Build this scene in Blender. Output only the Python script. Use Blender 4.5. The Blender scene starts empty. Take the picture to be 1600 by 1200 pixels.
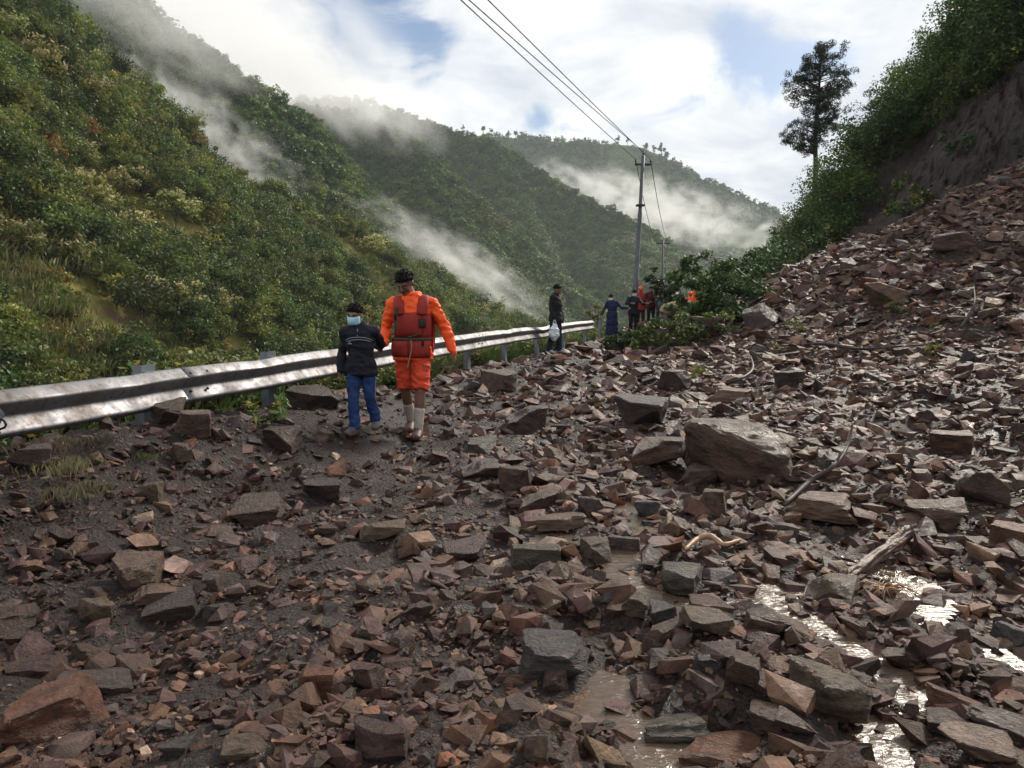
import bpy, bmesh, math, random
import numpy as np
from mathutils import Vector, Matrix, Euler

sc = bpy.context.scene
R = math.radians
# ------------------------------------------------------------------ camera
PITCH = R(6.04); FPX = 1200.0; EYE = 1.38
cam_d = bpy.data.cameras.new('camera'); cam = bpy.data.objects.new('camera', cam_d)
sc.collection.objects.link(cam); sc.camera = cam
cam.location = (0, 0, EYE); cam.rotation_euler = (R(90) - PITCH, 0, 0)
cam_d.sensor_width = 36; cam_d.lens = 36 * FPX / 1600; cam_d.clip_start = 0.05; cam_d.clip_end = 8000
# ------------------------------------------------------------------ world: clear sky seen through broken white cloud
SUN_DIR = Vector((0.50, 0.67, 0.545)).normalized()
SUN_EL = math.asin(SUN_DIR.z); SUN_AZ = math.atan2(SUN_DIR.x, SUN_DIR.y)
w = bpy.data.worlds.new('World'); sc.world = w; w.use_nodes = True
nt = w.node_tree; nt.nodes.clear()
def nd(t, typ, **kw):
    n = t.nodes.new(typ)
    for k, v in kw.items():
        if k == 'inp':
            for a, b in v.items(): n.inputs[a].default_value = b
        else: setattr(n, k, v)
    return n
def lk(t, a, b): t.links.new(a, b)
def mathn(t, op, a, b=None, c=None, clamp=False):
    n = nd(t, 'ShaderNodeMath', operation=op, use_clamp=clamp)
    for i, s in enumerate((a, b, c)):
        if s is None: continue
        if isinstance(s, (int, float)): n.inputs[i].default_value = s
        else: lk(t, s, n.inputs[i])
    return n.outputs[0]
def ramp(t, fac, stops):
    n = nd(t, 'ShaderNodeValToRGB'); e = n.color_ramp.elements
    while len(e) < len(stops): e.new(0.5)
    for el, (p, c) in zip(e, stops):
        el.position = p; el.color = (*c, 1) if len(c) == 3 else c
    if fac is not None: lk(t, fac, n.inputs[0])
    return n.outputs[0]
def mixc(t, fac, a, b, mode='MIX'):
    n = nd(t, 'ShaderNodeMix', data_type='RGBA', blend_type=mode)
    for i, s in ((0, fac), (6, a), (7, b)):
        if isinstance(s, (int, float)): n.inputs[i].default_value = s
        elif isinstance(s, (tuple, list)): n.inputs[i].default_value = (*s, 1) if len(s) == 3 else s
        else: lk(t, s, n.inputs[i])
    return n.outputs[2]
def img_dir(u, v):
    a = (u - 800) / FPX; b = (600 - v) / FPX
    c, s = math.cos(PITCH), math.sin(PITCH)
    return Vector((a, c + b * s, -s + b * c))
sky = nd(nt, 'ShaderNodeTexSky', sky_type='NISHITA', sun_disc=False, sun_elevation=SUN_EL, sun_rotation=SUN_AZ, air_density=1.0, dust_density=0.6, ozone_density=1.2)
tc = nd(nt, 'ShaderNodeTexCoord')
sep = nd(nt, 'ShaderNodeSeparateXYZ'); lk(nt, tc.outputs['Generated'], sep.inputs[0])
zz = mathn(nt, 'ADD', mathn(nt, 'MAXIMUM', sep.outputs[2], 0.0), 0.30)
cmb = nd(nt, 'ShaderNodeCombineXYZ')
lk(nt, mathn(nt, 'DIVIDE', sep.outputs[0], zz), cmb.inputs[0]); lk(nt, mathn(nt, 'DIVIDE', sep.outputs[1], zz), cmb.inputs[1]); lk(nt, sep.outputs[2], cmb.inputs[2])
n1 = nd(nt, 'ShaderNodeTexNoise', inp={'Scale': 3.6, 'Detail': 9.0, 'Roughness': 0.58, 'Distortion': 0.5}); 
mp = nd(nt, 'ShaderNodeMapping'); mp.inputs['Location'].default_value = (3.1, 1.7, 0.4); lk(nt, cmb.outputs[0], mp.inputs[0]); lk(nt, mp.outputs[0], n1.inputs['Vector'])
n2 = nd(nt, 'ShaderNodeTexNoise', inp={'Scale': 2.6, 'Detail': 8.0, 'Roughness': 0.58, 'Distortion': 0.4})
mp2 = nd(nt, 'ShaderNodeMapping'); mp2.inputs['Location'].default_value = (9.3, 4.2, 2.0); lk(nt, cmb.outputs[0], mp2.inputs[0]); lk(nt, mp2.outputs[0], n2.inputs['Vector'])
# gaps in the cloud sheet that the photograph shows, as soft directions
gap = None
for (u, v, rad, st) in ((1160, 95, 0.07, 0.26), (1215, 140, 0.05, .16), (845, 187, 0.03, 0.24), (575, 8, 0.085, 0.28), (690, 70, 0.05, 0.10), (1300, 95, 0.04, .16)):
    dv = img_dir(u, v).normalized()
    dp = nd(nt, 'ShaderNodeVectorMath', operation='DISTANCE'); lk(nt, tc.outputs['Generated'], dp.inputs[0]); dp.inputs[1].default_value = dv
    g = mathn(nt, 'MULTIPLY', mathn(nt, 'SUBTRACT', 1.0, mathn(nt, 'DIVIDE', dp.outputs['Value'], rad * 1.5), clamp=True), st)
    gap = g if gap is None else mathn(nt, 'ADD', gap, g)
cov = mathn(nt, 'SUBTRACT', mathn(nt, 'ADD', n1.outputs[0], 0.10), gap)
mask = nd(nt, 'ShaderNodeMapRange', interpolation_type='SMOOTHSTEP', inp={'From Min': 0.30, 'From Max': 0.52}); lk(nt, cov, mask.inputs[0])
CL = 8.6
ccol = ramp(nt, n2.outputs[0], [(0.28, (0.46 * CL, 0.52 * CL, 0.62 * CL)), (0.46, (0.70 * CL, 0.735 * CL, 0.79 * CL)), (0.62, (0.96 * CL, 0.96 * CL, 0.95 * CL))])
blue = mixc(nt, 1.0, sky.outputs[0], (0.62, 0.66, 0.72), 'MULTIPLY')
skyc = mixc(nt, mask.outputs[0], blue, ccol)
bg = nd(nt, 'ShaderNodeBackground', inp={'Strength': 0.10}); lk(nt, skyc, bg.inputs[0])
out = nd(nt, 'ShaderNodeOutputWorld'); lk(nt, bg.outputs[0], out.inputs[0])
# ------------------------------------------------------------------ sun behind thin cloud
sd = bpy.data.lights.new('sun', 'SUN'); sun = bpy.data.objects.new('sun', sd); sc.collection.objects.link(sun)
sd.energy = 3.5; sd.angle = R(13); sd.color = (1.0, 0.92, 0.80)
sun.rotation_euler = (-SUN_DIR).to_track_quat('-Z', 'Y').to_euler()
# ------------------------------------------------------------------ exposure / render
vs = sc.view_settings; vs.view_transform = 'Standard'; vs.look = 'None'; vs.exposure = 0.48; vs.gamma = 1.0; vs.use_curve_mapping = False
cy = sc.cycles
cy.max_bounces = 4; cy.diffuse_bounces = 2; cy.glossy_bounces = 2; cy.transmission_bounces = 2; cy.volume_bounces = 1; cy.transparent_max_bounces = 4
cy.caustics_reflective = False; cy.caustics_refractive = False; cy.use_denoising = True
cy.volume_step_rate = 1.6; cy.volume_max_steps = 64; cy.sample_clamp_indirect = 4.0

# ------------------------------------------------------------------ helpers
C = sc.collection
rng = np.random.default_rng(7); rnd = random.Random(11)
def P(u, v, d):
    q = img_dir(u, v); return Vector((q.x / q.y * d, d, EYE + q.z / q.y * d))
def proj(p):
    x, y, z = p[0], p[1], p[2] - EYE
    c, s = math.cos(PITCH), math.sin(PITCH)
    f = y * c - z * s; up = y * s + z * c
    return 800 + FPX * x / f, 600 - FPX * up / f
def smooth(a, b, x):
    t = np.clip((x - a) / (b - a), 0, 1); return t * t * (3 - 2 * t)
def _h(i, j, k, seed):
    n = (i * 374761393 + j * 668265263 + k * 1274126177 + seed * 974634777) & 0xffffffff
    n = ((n ^ (n >> 13)) * 1274126177) & 0xffffffff
    return ((n ^ (n >> 16)) & 0xffff) / 65535.0
def vn(x, y, z=0.0, seed=0):
    x = np.asarray(x, float); y = np.asarray(y, float); z = np.broadcast_to(np.asarray(z, float), x.shape)
    i = np.floor(x).astype(np.int64); j = np.floor(y).astype(np.int64); k = np.floor(z).astype(np.int64)
    fx, fy, fz = x - i, y - j, z - k
    fx = fx * fx * (3 - 2 * fx); fy = fy * fy * (3 - 2 * fy); fz = fz * fz * (3 - 2 * fz)
    r = 0
    for a in (0, 1):
        for b in (0, 1):
            for c in (0, 1):
                r = r + _h(i + a, j + b, k + c, seed) * (fx if a else 1 - fx) * (fy if b else 1 - fy) * (fz if c else 1 - fz)
    return r * 2 - 1
def fbm(x, y, z=0.0, o=4, seed=0):
    r = 0; a = 1.0
    for q in range(o):
        f = 2.03 ** q
        r = r + a * vn(np.asarray(x) * f, np.asarray(y) * f, np.asarray(z) * f, seed + q); a *= 0.5
    return r
def tag(o, label=None, cat=None, group=None, kind=None):
    if label: o['label'] = label
    if cat: o['category'] = cat
    if group: o['group'] = group
    if kind: o['kind'] = kind
    return o
def link(name, me, mat=None, parent=None, loc=None, smooth_=False):
    o = bpy.data.objects.new(name, me); C.objects.link(o)
    if mat is not None and len(me.materials) == 0: me.materials.append(mat)
    if parent is not None: o.parent = parent
    if loc is not None: o.location = loc
    if smooth_: me.shade_smooth()
    return o
def empty(name, loc, rz=0.0):
    o = bpy.data.objects.new(name, None); C.objects.link(o); o.location = loc; o.rotation_euler = (0, 0, rz); o.empty_display_size = 0.2
    return o
def np_mesh(name, V, F, mat=None, cols=None, smooth_=False):
    """V (n,3), F (m,k) all faces the same size"""
    me = bpy.data.meshes.new(name); V = np.asarray(V, np.float32); F = np.asarray(F, np.int32)
    m, k = F.shape
    me.vertices.add(len(V)); me.vertices.foreach_set('co', V.ravel())
    me.loops.add(m * k); me.loops.foreach_set('vertex_index', F.ravel())
    me.polygons.add(m); me.polygons.foreach_set('loop_start', np.arange(0, m * k, k, dtype=np.int32))
    me.polygons.foreach_set('use_smooth', np.full(m, smooth_))
    me.update(calc_edges=True)
    if cols is not None:
        a = me.attributes.new('tint', 'FLOAT_COLOR', 'POINT'); cc = np.ones((len(V), 4), np.float32); cc[:, :3] = cols
        a.data.foreach_set('color', cc.ravel())
    if mat is not None: me.materials.append(mat)
    return me
class MB:
    """collects closed shapes, builds one mesh"""
    def __init__(s): s.v = []; s.f = []
    def add(s, V, F):
        n = len(s.v); s.v += [tuple(p) for p in V]; s.f += [tuple(i + n for i in q) for q in F]; return s
    def box(s, c, size, rot=None, taper=1.0):
        c = Vector(c); V = []
        for z in (-.5, .5):
            t = 1.0 if z < 0 else taper
            for x, y in ((-.5, -.5), (.5, -.5), (.5, .5), (-.5, .5)):
                q = Vector((x * size[0] * t, y * size[1] * t, z * size[2]))
                if rot is not None: q = rot @ q
                V.append(c + q)
        return s.add(V, [(3, 2, 1, 0), (4, 5, 6, 7), (0, 1, 5, 4), (1, 2, 6, 5), (2, 3, 7, 6), (3, 0, 4, 7)])
    def sphere(s, c, r, rot=None, nu=12, nv=8):
        c = Vector(c); V = []; F = []
        if isinstance(r, (int, float)): r = (r, r, r)
        for j in range(nv + 1):
            th = math.pi * j / nv
            for i in range(nu):
                ph = 2 * math.pi * i / nu
                q = Vector((r[0] * math.sin(th) * math.cos(ph), r[1] * math.sin(th) * math.sin(ph), r[2] * math.cos(th)))
                if rot is not None: q = rot @ q
                V.append(c + q)
        for j in range(nv):
            for i in range(nu):
                F.append((j * nu + i, (j + 1) * nu + i, (j + 1) * nu + (i + 1) % nu, j * nu + (i + 1) % nu))
        return s.add(V, F)
    def tube(s, pts, rad, n=10, side=None, caps=True):
        """rad: number, or (ra, rb): ra along side, rb across it"""
        pts = [Vector(p) for p in pts]; V = []; F = []; m = len(pts)
        if isinstance(rad, (int, float)): rad = [rad] * m
        prev = None
        for i, p in enumerate(pts):
            t = (pts[min(i + 1, m - 1)] - pts[max(i - 1, 0)]).normalized()
            ref = Vector(side) if side is not None else (prev if prev is not None else (Vector((0, 0, 1)) if abs(t.z) < .9 else Vector((1, 0, 0))))
            a = (ref - t * ref.dot(t)).normalized(); b = t.cross(a); prev = a
            r = rad[i]; ra, rb = (r, r) if isinstance(r, (int, float)) else r
            for q in range(n):
                an = 2 * math.pi * q / n
                V.append(p + a * ra * math.cos(an) + b * rb * math.sin(an))
        for i in range(m - 1):
            for q in range(n):
                F.append((i * n + q, i * n + (q + 1) % n, (i + 1) * n + (q + 1) % n, (i + 1) * n + q))
        if caps:
            F.append(tuple(range(n - 1, -1, -1))); F.append(tuple((m - 1) * n + q for q in range(n)))
        return s.add(V, F)
    def limb(s, pts, rad, n=12, side=None):
        """tube with rounded ends"""
        pts = [Vector(p) for p in pts]
        if isinstance(rad, (int, float)): rad = [rad] * len(pts)
        f = lambda r, k: r * k if isinstance(r, (int, float)) else (r[0] * k, r[1] * k)
        mx = lambda r: r if isinstance(r, (int, float)) else min(r)
        d0 = (pts[0] - pts[1]).normalized(); d1 = (pts[-1] - pts[-2]).normalized()
        A = [pts[0] + d0 * mx(rad[0]) * k for k in (.95, .75, .4)]; B = [pts[-1] + d1 * mx(rad[-1]) * k for k in (.4, .75, .95)]
        return s.tube(A + pts + B, [f(rad[0], .3), f(rad[0], .66), f(rad[0], .92)] + list(rad) + [f(rad[-1], .92), f(rad[-1], .66), f(rad[-1], .3)], n, side)
    def mesh(s, name='m', smooth_=False):
        me = bpy.data.meshes.new(name); me.from_pydata(s.v, [], s.f); me.update()
        if smooth_: me.shade_smooth()
        return me
    def build(s, name, mat, parent=None, smooth_=False, loc=None):
        return link(name, s.mesh(name, smooth_), mat, parent, loc)
def evaluated(me, mods):
    """apply modifiers given as (type, {settings}) and return the mesh"""
    o = bpy.data.objects.new('work', me); C.objects.link(o)
    for ty, kw in mods:
        m = o.modifiers.new(ty, ty)
        for k, v in kw.items(): setattr(m, k, v)
    dg = bpy.context.evaluated_depsgraph_get(); dg.update()
    r = bpy.data.meshes.new_from_object(o.evaluated_get(dg)); bpy.data.objects.remove(o)
    return r
def spline(pts, n=8):
    P_ = [Vector(p) for p in pts]; r = []
    for i in range(len(P_) - 1):
        a, b, c, d = P_[max(i - 1, 0)], P_[i], P_[i + 1], P_[min(i + 2, len(P_) - 1)]
        for k in range(n):
            t = k / n
            r.append(0.5 * ((2 * b) + (c - a) * t + (2 * a - 5 * b + 4 * c - d) * t * t + (3 * b - a - 3 * c + d) * t ** 3))
    r.append(P_[-1]); return r

# ------------------------------------------------------------------ materials
def new_mat(name):
    m = bpy.data.materials.new(name); m.use_nodes = True; t = m.node_tree; t.nodes.clear()
    o = nd(t, 'ShaderNodeOutputMaterial'); b = nd(t, 'ShaderNodeBsdfPrincipled'); lk(t, b.outputs[0], o.inputs[0])
    return m, t, b, o
def noise(t, scale, detail=4, rough=.55, co=None, dist=0.0):
    n = nd(t, 'ShaderNodeTexNoise', inp={'Scale': scale, 'Detail': detail, 'Roughness': rough, 'Distortion': dist})
    if co is not None: lk(t, co, n.inputs['Vector'])
    return n.outputs[0]
def objco(t):
    return nd(t, 'ShaderNodeTexCoord').outputs['Object']
def bump(t, b, h, strength=.4, dist=.01):
    n = nd(t, 'ShaderNodeBump', inp={'Strength': strength, 'Distance': dist}); lk(t, h, n.inputs['Height']); lk(t, n.outputs[0], b.inputs['Normal']); return n
def simple(name, c1, c2=None, scale=8, rough=.7, bmp=.2, bs=60, metal=0.0, bd=.004, spec=.4, rand=0.0):
    m, t, b, o = new_mat(name); co = objco(t)
    c2 = c2 or tuple(x * .7 for x in c1)
    col = mixc(t, ramp(t, noise(t, scale, 5, co=co), [(.35, (0, 0, 0)), (.65, (1, 1, 1))]), c1, c2)
    if rand:
        oi = nd(t, 'ShaderNodeObjectInfo'); hs = nd(t, 'ShaderNodeHueSaturation')
        mr = nd(t, 'ShaderNodeMapRange', inp={'To Min': 1 - rand, 'To Max': 1 + rand}); lk(t, oi.outputs['Random'], mr.inputs[0]); lk(t, mr.outputs[0], hs.inputs['Value']); lk(t, col, hs.inputs['Color']); col = hs.outputs[0]
    lk(t, col, b.inputs['Base Color']); b.inputs['Metallic'].default_value = metal
    b.inputs['Roughness'].default_value = rough; b.inputs['Specular IOR Level'].default_value = spec
    if bmp: bump(t, b, noise(t, bs, 4, co=co), bmp, bd)
    return m
def leaf_mat(name, rand=.35, trans=.3, hue=.03):
    m, t, b, o = new_mat(name)
    at = nd(t, 'ShaderNodeAttribute', attribute_name='tint'); oi = nd(t, 'ShaderNodeObjectInfo')
    hs = nd(t, 'ShaderNodeHueSaturation')
    mr = nd(t, 'ShaderNodeMapRange', inp={'To Min': 1 - rand, 'To Max': 1 + rand}); lk(t, oi.outputs['Random'], mr.inputs[0]); lk(t, mr.outputs[0], hs.inputs['Value'])
    mh = nd(t, 'ShaderNodeMapRange', inp={'To Min': .5 - hue, 'To Max': .5 + hue})
    fr = mathn(t, 'FRACT', mathn(t, 'MULTIPLY', oi.outputs['Random'], 17.3)); lk(t, fr, mh.inputs[0]); lk(t, mh.outputs[0], hs.inputs['Hue'])
    lk(t, at.outputs['Color'], hs.inputs['Color']); lk(t, hs.outputs[0], b.inputs['Base Color'])
    b.inputs['Roughness'].default_value = .55; b.inputs['Specular IOR Level'].default_value = .3
    tr = nd(t, 'ShaderNodeBsdfTranslucent'); lk(t, hs.outputs[0], tr.inputs[0])
    mx = nd(t, 'ShaderNodeMixShader', inp={0: trans}); lk(t, b.outputs[0], mx.inputs[1]); lk(t, tr.outputs[0], mx.inputs[2]); lk(t, mx.outputs[0], o.inputs[0])
    return m
LEAF = leaf_mat('leaf'); LEAF_FAR = leaf_mat('leaf_far', .3, .25, .02); NEEDLE = leaf_mat('needle', .1, .1, .01)
BARK = simple('bark', (.07, .05, .04), (.03, .022, .018), 12, .9, .6, 40, bd=.02)
def hill_mat(name, g1, g2, br, sc_, brown_at):
    m, t, b, o = new_mat(name); co = objco(t)
    a = mixc(t, ramp(t, noise(t, sc_, 8, .6, co), [(.4, (0, 0, 0)), (.62, (1, 1, 1))]), g1, g2)
    c = mixc(t, ramp(t, noise(t, sc_ * .35, 6, .6, co, .4), [(brown_at, (0, 0, 0)), (brown_at + .08, (1, 1, 1))]), a, br)
    lk(t, c, b.inputs['Base Color']); b.inputs['Roughness'].default_value = .95; b.inputs['Specular IOR Level'].default_value = .1
    bump(t, b, noise(t, sc_ * 6, 6, .65, co), 1.0, 1.0 / sc_ * .06)
    return m
# ------------------------------------------------------------------ ground: road, verge, rubble fan
RAIL_A, RAIL_B = -4.30, 0.272
def rail_x(y): return RAIL_A + RAIL_B * y
WATER_PATH = [[(1120, 640), (1090, 690)], [(985, 780), (1000, 830), (950, 880), (985, 915), (1110, 935), (1230, 945), (1330, 1000), (1400, 1040), (1440, 1075)], [(1380, 1130), (1400, 1180)], [(900, 985), (985, 1010), (930, 1090), (985, 1130), (1010, 1190), (1100, 1150)], [(1185, 915), (1280, 905)], [(985, 985), (900, 975)]]
def flat_hit(u, v, z=0.0):
    q = img_dir(u, v); k = (z - EYE) / q.z; return (q.x * k, q.y * k)
WSEG = []
for pl in WATER_PATH:
    for a, b in zip(pl[:-1], pl[1:]): WSEG.append((np.array(flat_hit(*a)), np.array(flat_hit(*b))))
def water_dist(x, y):
    d = np.full(np.shape(x), 9.0)
    for a, b in WSEG:
        ab = b - a; t = np.clip(((x - a[0]) * ab[0] + (y - a[1]) * ab[1]) / (ab @ ab), 0, 1)
        d = np.minimum(d, np.hypot(x - a[0] - t * ab[0], y - a[1] - t * ab[1]))
    return d
APEX = (22.0, 28.0)
def G(x, y, fine=True):
    x = np.asarray(x, float); y = np.asarray(y, float)
    t = x - rail_x(y)
    b = np.interp(y, [0, 3, 6, 7.5, 10, 13, 20, 40], [.34, .40, .42, .36, .26, .17, .09, .02])
    z = b * smooth(1.5, 0.15, t)
    z = z - np.maximum(0, -.55 - t) * .75 - .15 * smooth(-.3, -1.2, t)
    z = z - .14 * smooth(19, 28, y) * smooth(9, 4, t) + .12 * smooth(9, 16, y) * smooth(1.2, 5.0, t) + .22 * smooth(4.5, 9.0, t) * smooth(4, 9, y)
    r = np.hypot(x - APEX[0], y - APEX[1])
    z = z + 8.1 * np.maximum(0, 1 - r / 19.5) ** 1.45
    on = smooth(-1.0, .3, t)
    z = z + on * (.10 * fbm(x * .7, y * .7, o=3, seed=3) * smooth(1, 3, y) + .22 * smooth(3.5, 7, t) * fbm(x * .45 + 7, y * .45, o=3, seed=9))
    wd = water_dist(x, y)
    z = z * (1 - .85 * smooth(.45, .08, wd)) - .070 * smooth(.24, .03, wd)
    if fine: z = z + .028 * fbm(x * 4.2, y * 4.2, o=3, seed=5)
    return z
def ground_hit(u, v):
    q = img_dir(u, v); k = 1.0; last = 0
    ks = np.geomspace(1.0, 70, 900); xs = q.x * ks; ys = q.y * ks; zs = EYE + q.z * ks
    below = np.nonzero(zs < G(xs, ys))[0]
    i = below[0] if len(below) else len(ks) - 1
    return Vector((xs[i], ys[i], float(G(xs[i], ys[i]))))
def Gz(x, y): return float(G(np.array([x]), np.array([y]))[0])

xs = np.concatenate([np.linspace(-60, -9, 30)[:-1], np.linspace(-9, -5, 30)[:-1], np.linspace(-5, 9, 200)[:-1], np.linspace(9, 34, 110)[:-1], np.linspace(34, 60, 20)])
ys = np.concatenate([np.linspace(-12, .6, 25)[:-1], np.linspace(.6, 9, 150)[:-1], np.linspace(9, 40, 170)[:-1], np.linspace(40, 110, 50)])
GX, GY = np.meshgrid(xs, ys); GZ = G(GX, GY)
GZ = GZ + .02 * fbm(GX * 9, GY * 9, o=2, seed=21) * (GX > -6)
nx, ny = len(xs), len(ys)
idx = np.arange(nx * ny).reshape(ny, nx)
F = np.stack([idx[:-1, :-1], idx[:-1, 1:], idx[1:, 1:], idx[1:, :-1]], -1).reshape(-1, 4)
def mud_mat():
    m, t, b, o = new_mat('wet_mud'); co = objco(t)
    base = mixc(t, ramp(t, noise(t, 1.1, 7, .6, co), [(.38, (0, 0, 0)), (.62, (1, 1, 1))]), (.029, .0185, .0155), (.017, .0120, .0118))
    speck = ramp(t, noise(t, 60, 3, .7, co), [(.45, (0, 0, 0)), (.60, (1, 1, 1))])
    c = mixc(t, mathn(t, 'MULTIPLY', speck, .55), base, (.062, .042, .034))
    vor = nd(t, 'ShaderNodeTexVoronoi', inp={'Scale': 42.0, 'Randomness': 1.0}); lk(t, co, vor.inputs['Vector'])
    bw = nd(t, 'ShaderNodeRGBToBW'); lk(t, vor.outputs['Color'], bw.inputs[0])
    c = mixc(t, mathn(t, 'MULTIPLY', ramp(t, bw.outputs[0], [(.4, (0, 0, 0)), (.8, (1, 1, 1))]), .5), c, (.060, .041, .033))
    lk(t, c, b.inputs['Base Color'])
    wet = ramp(t, noise(t, .9, 5, .6, co), [(.40, (.30, .30, .30)), (.62, (.75, .75, .75))])
    lk(t, wet, b.inputs['Roughness']); b.inputs['Specular IOR Level'].default_value = .3
    hgt = mathn(t, 'ADD', mathn(t, 'MULTIPLY', vor.outputs['Distance'], -.8), noise(t, 90, 4, .7, co))
    vor2 = nd(t, 'ShaderNodeTexVoronoi', inp={'Scale': 115.0}); lk(t, co, vor2.inputs['Vector'])
    hgt = mathn(t, 'ADD', hgt, mathn(t, 'MULTIPLY', vor2.outputs['Distance'], -.35))
    bump(t, b, hgt, 1.0, .030)
    return m
MUD = mud_mat()
ground = link('ground', np_mesh('ground', np.stack([GX, GY, GZ], -1).reshape(-1, 3), F, MUD, smooth_=True))
tag(ground, 'muddy gravel road and verge buried under landslide debris', kind='structure')
# muddy water lying in the low channel
wx = np.linspace(-.4, 4.6, 130); wy = np.linspace(1.7, 8.6, 160); WX, WY = np.meshgrid(wx, wy)
wd = water_dist(WX, WY); wi = np.arange(wx.size * wy.size).reshape(wy.size, wx.size)
WZ = -.0445 + .006 * fbm(WX * 5, WY * 5, o=3, seed=31)
WF = np.stack([wi[:-1, :-1], wi[:-1, 1:], wi[1:, 1:], wi[1:, :-1]], -1).reshape(-1, 4)
near = (wd < .62).ravel(); WF = WF[near[WF].all(1)]
used = np.unique(WF); rm = np.full(wi.size, -1); rm[used] = np.arange(used.size)
m, t, b, o = new_mat('muddy_water'); co = objco(t)
b.inputs['Base Color'].default_value = (.10, .068, .046, 1); b.inputs['Roughness'].default_value = .14; b.inputs['Specular IOR Level'].default_value = .6
b.inputs['IOR'].default_value = 1.4
mpn = nd(t, 'ShaderNodeMapping'); mpn.inputs['Scale'].default_value = (1, 2.2, 1); lk(t, co, mpn.inputs[0])
bump(t, b, noise(t, 16, 4, .6, mpn.outputs[0], .8), .5, .02)
water = link('water', np_mesh('water', np.stack([WX, WY, WZ], -1).reshape(-1, 3)[used], rm[WF], m, smooth_=True))
tag(water, 'brown muddy runoff water trickling between the stones', kind='structure')

# ------------------------------------------------------------------ hills
def layer(name, ridge, base, nu, nv, amp, wav, mat, label, prof=1.0, back=60.0, gul=0.0, seed=0, ridge_amp=None):
    ru, rv, rd = (np.array(c, float) for c in zip(*ridge)); bu, bv, bd = (np.array(c, float) for c in zip(*base))
    U = np.linspace(min(ru[0], bu[0]), max(ru[-1], bu[-1]), nu)
    RP = np.array([P(u, np.interp(u, ru, rv), np.interp(u, ru, rd)) for u in U])
    BP = np.array([P(u, np.interp(u, bu, bv), np.interp(u, bu, bd)) for u in U])
    T = np.linspace(0, 1, nv)
    G3 = np.zeros((nv + 4, nu, 3))
    for j, tt in enumerate(T):
        G3[j] = BP + (RP - BP) * tt; G3[j, :, 2] = BP[:, 2] + (RP[:, 2] - BP[:, 2]) * tt ** prof
    for q in range(4):
        dirv = RP[:, :2] / np.linalg.norm(RP[:, :2], axis=1, keepdims=True)
        G3[nv + q, :, :2] = RP[:, :2] + dirv * back * (q + 1) / 4; G3[nv + q, :, 2] = RP[:, 2] - back * .9 * ((q + 1) / 4) ** 1.5
    TT = np.concatenate([T, np.ones(4)])[:, None]
    n_ = fbm(G3[..., 0] / wav, G3[..., 1] / wav, G3[..., 2] / wav * .6, o=5, seed=seed)
    ra = amp * .35 if ridge_amp is None else ridge_amp
    G3[..., 2] += n_ * (ra + (amp - ra) * np.sqrt(np.clip(4 * TT * (1 - TT), 0, 1)))
    if gul:
        g = np.abs(fbm(G3[..., 0] / (wav * 1.4) + G3[..., 2] / wav * .25, G3[..., 1] / (wav * 3), 0, o=3, seed=seed + 5))
        G3[..., 2] -= gul * (1 - np.clip(g * 2.2, 0, 1)) * np.clip(4 * TT * (1 - TT), 0, 1)
    ii = np.arange((nv + 4) * nu).reshape(nv + 4, nu)
    F = np.stack([ii[:-1, :-1], ii[:-1, 1:], ii[1:, 1:], ii[1:, :-1]], -1).reshape(-1, 4)
    o = link(name, np_mesh(name, G3.reshape(-1, 3), F, mat, smooth_=True)); tag(o, label, kind='structure')
    o['rows'] = nv
    def sample(n, rg, tmin=0.0, tmax=1.0, umin=None, umax=None, tp=1.0):
        u0 = 0 if umin is None else np.interp(umin, U, np.arange(nu)); u1 = nu - 1.001 if umax is None else np.interp(umax, U, np.arange(nu)) - .001
        a = rg.uniform(u0, u1, n); tt = tmin + (tmax - tmin) * rg.random(n) ** tp; bq = np.clip(tt * (nv - 1), 0, nv - 1.001)
        i = a.astype(int); j = bq.astype(int); fa = (a - i)[:, None]; fb = (bq - j)[:, None]
        p = (G3[j, i] * (1 - fa) + G3[j, i + 1] * fa) * (1 - fb) + (G3[j + 1, i] * (1 - fa) + G3[j + 1, i + 1] * fa) * fb
        return p
    return o, sample
H_NEAR = hill_mat('near_slope_turf', (.10, .105, .026), (.17, .145, .04), (.115, .068, .045), .35, .56)
H_MID = hill_mat('mid_slope_forest_floor', (.055, .095, .028), (.09, .115, .034), (.09, .062, .045), .06, .64)
H_FAR = hill_mat('far_slope_grass', (.065, .10, .034), (.095, .11, .04), (.11, .085, .055), .02, .58)
A_R = [(-700, -420, 95), (-300, -240, 110), (0, -40, 130), (90, 48, 140), (180, 120, 150), (250, 180, 158), (330, 248, 168), (400, 298, 176), (470, 333, 184), (540, 362, 192), (600, 402, 200), (680, 436, 210), (720, 468, 216), (790, 505, 226), (860, 530, 236), (1000, 590, 250)]
A_B = [(-700, 1100, 36), (0, 900, 48), (300, 800, 60), (600, 680, 100), (860, 640, 150), (1000, 660, 180)]
B_R = [(-200, -260, 290), (150, -70, 300), (270, 62, 320), (350, 105, 330), (430, 163, 340), (500, 213, 350), (540, 262, 355), (600, 322, 365), (660, 384, 375), (720, 445, 385), (800, 500, 400), (900, 560, 420)]
B_B = [(-200, 600, 190), (200, 560, 215), (500, 600, 235), (900, 640, 300)]
C1_R = [(250, 120, 560), (420, 168, 560), (560, 190, 570), (620, 205, 575), (680, 250, 585), (720, 294, 590), (760, 334, 595), (800, 374, 600), (850, 418, 610), (900, 460, 620), (960, 500, 640)]
C1_B = [(250, 560, 440), (600, 540, 450), (960, 540, 500)]
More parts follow.
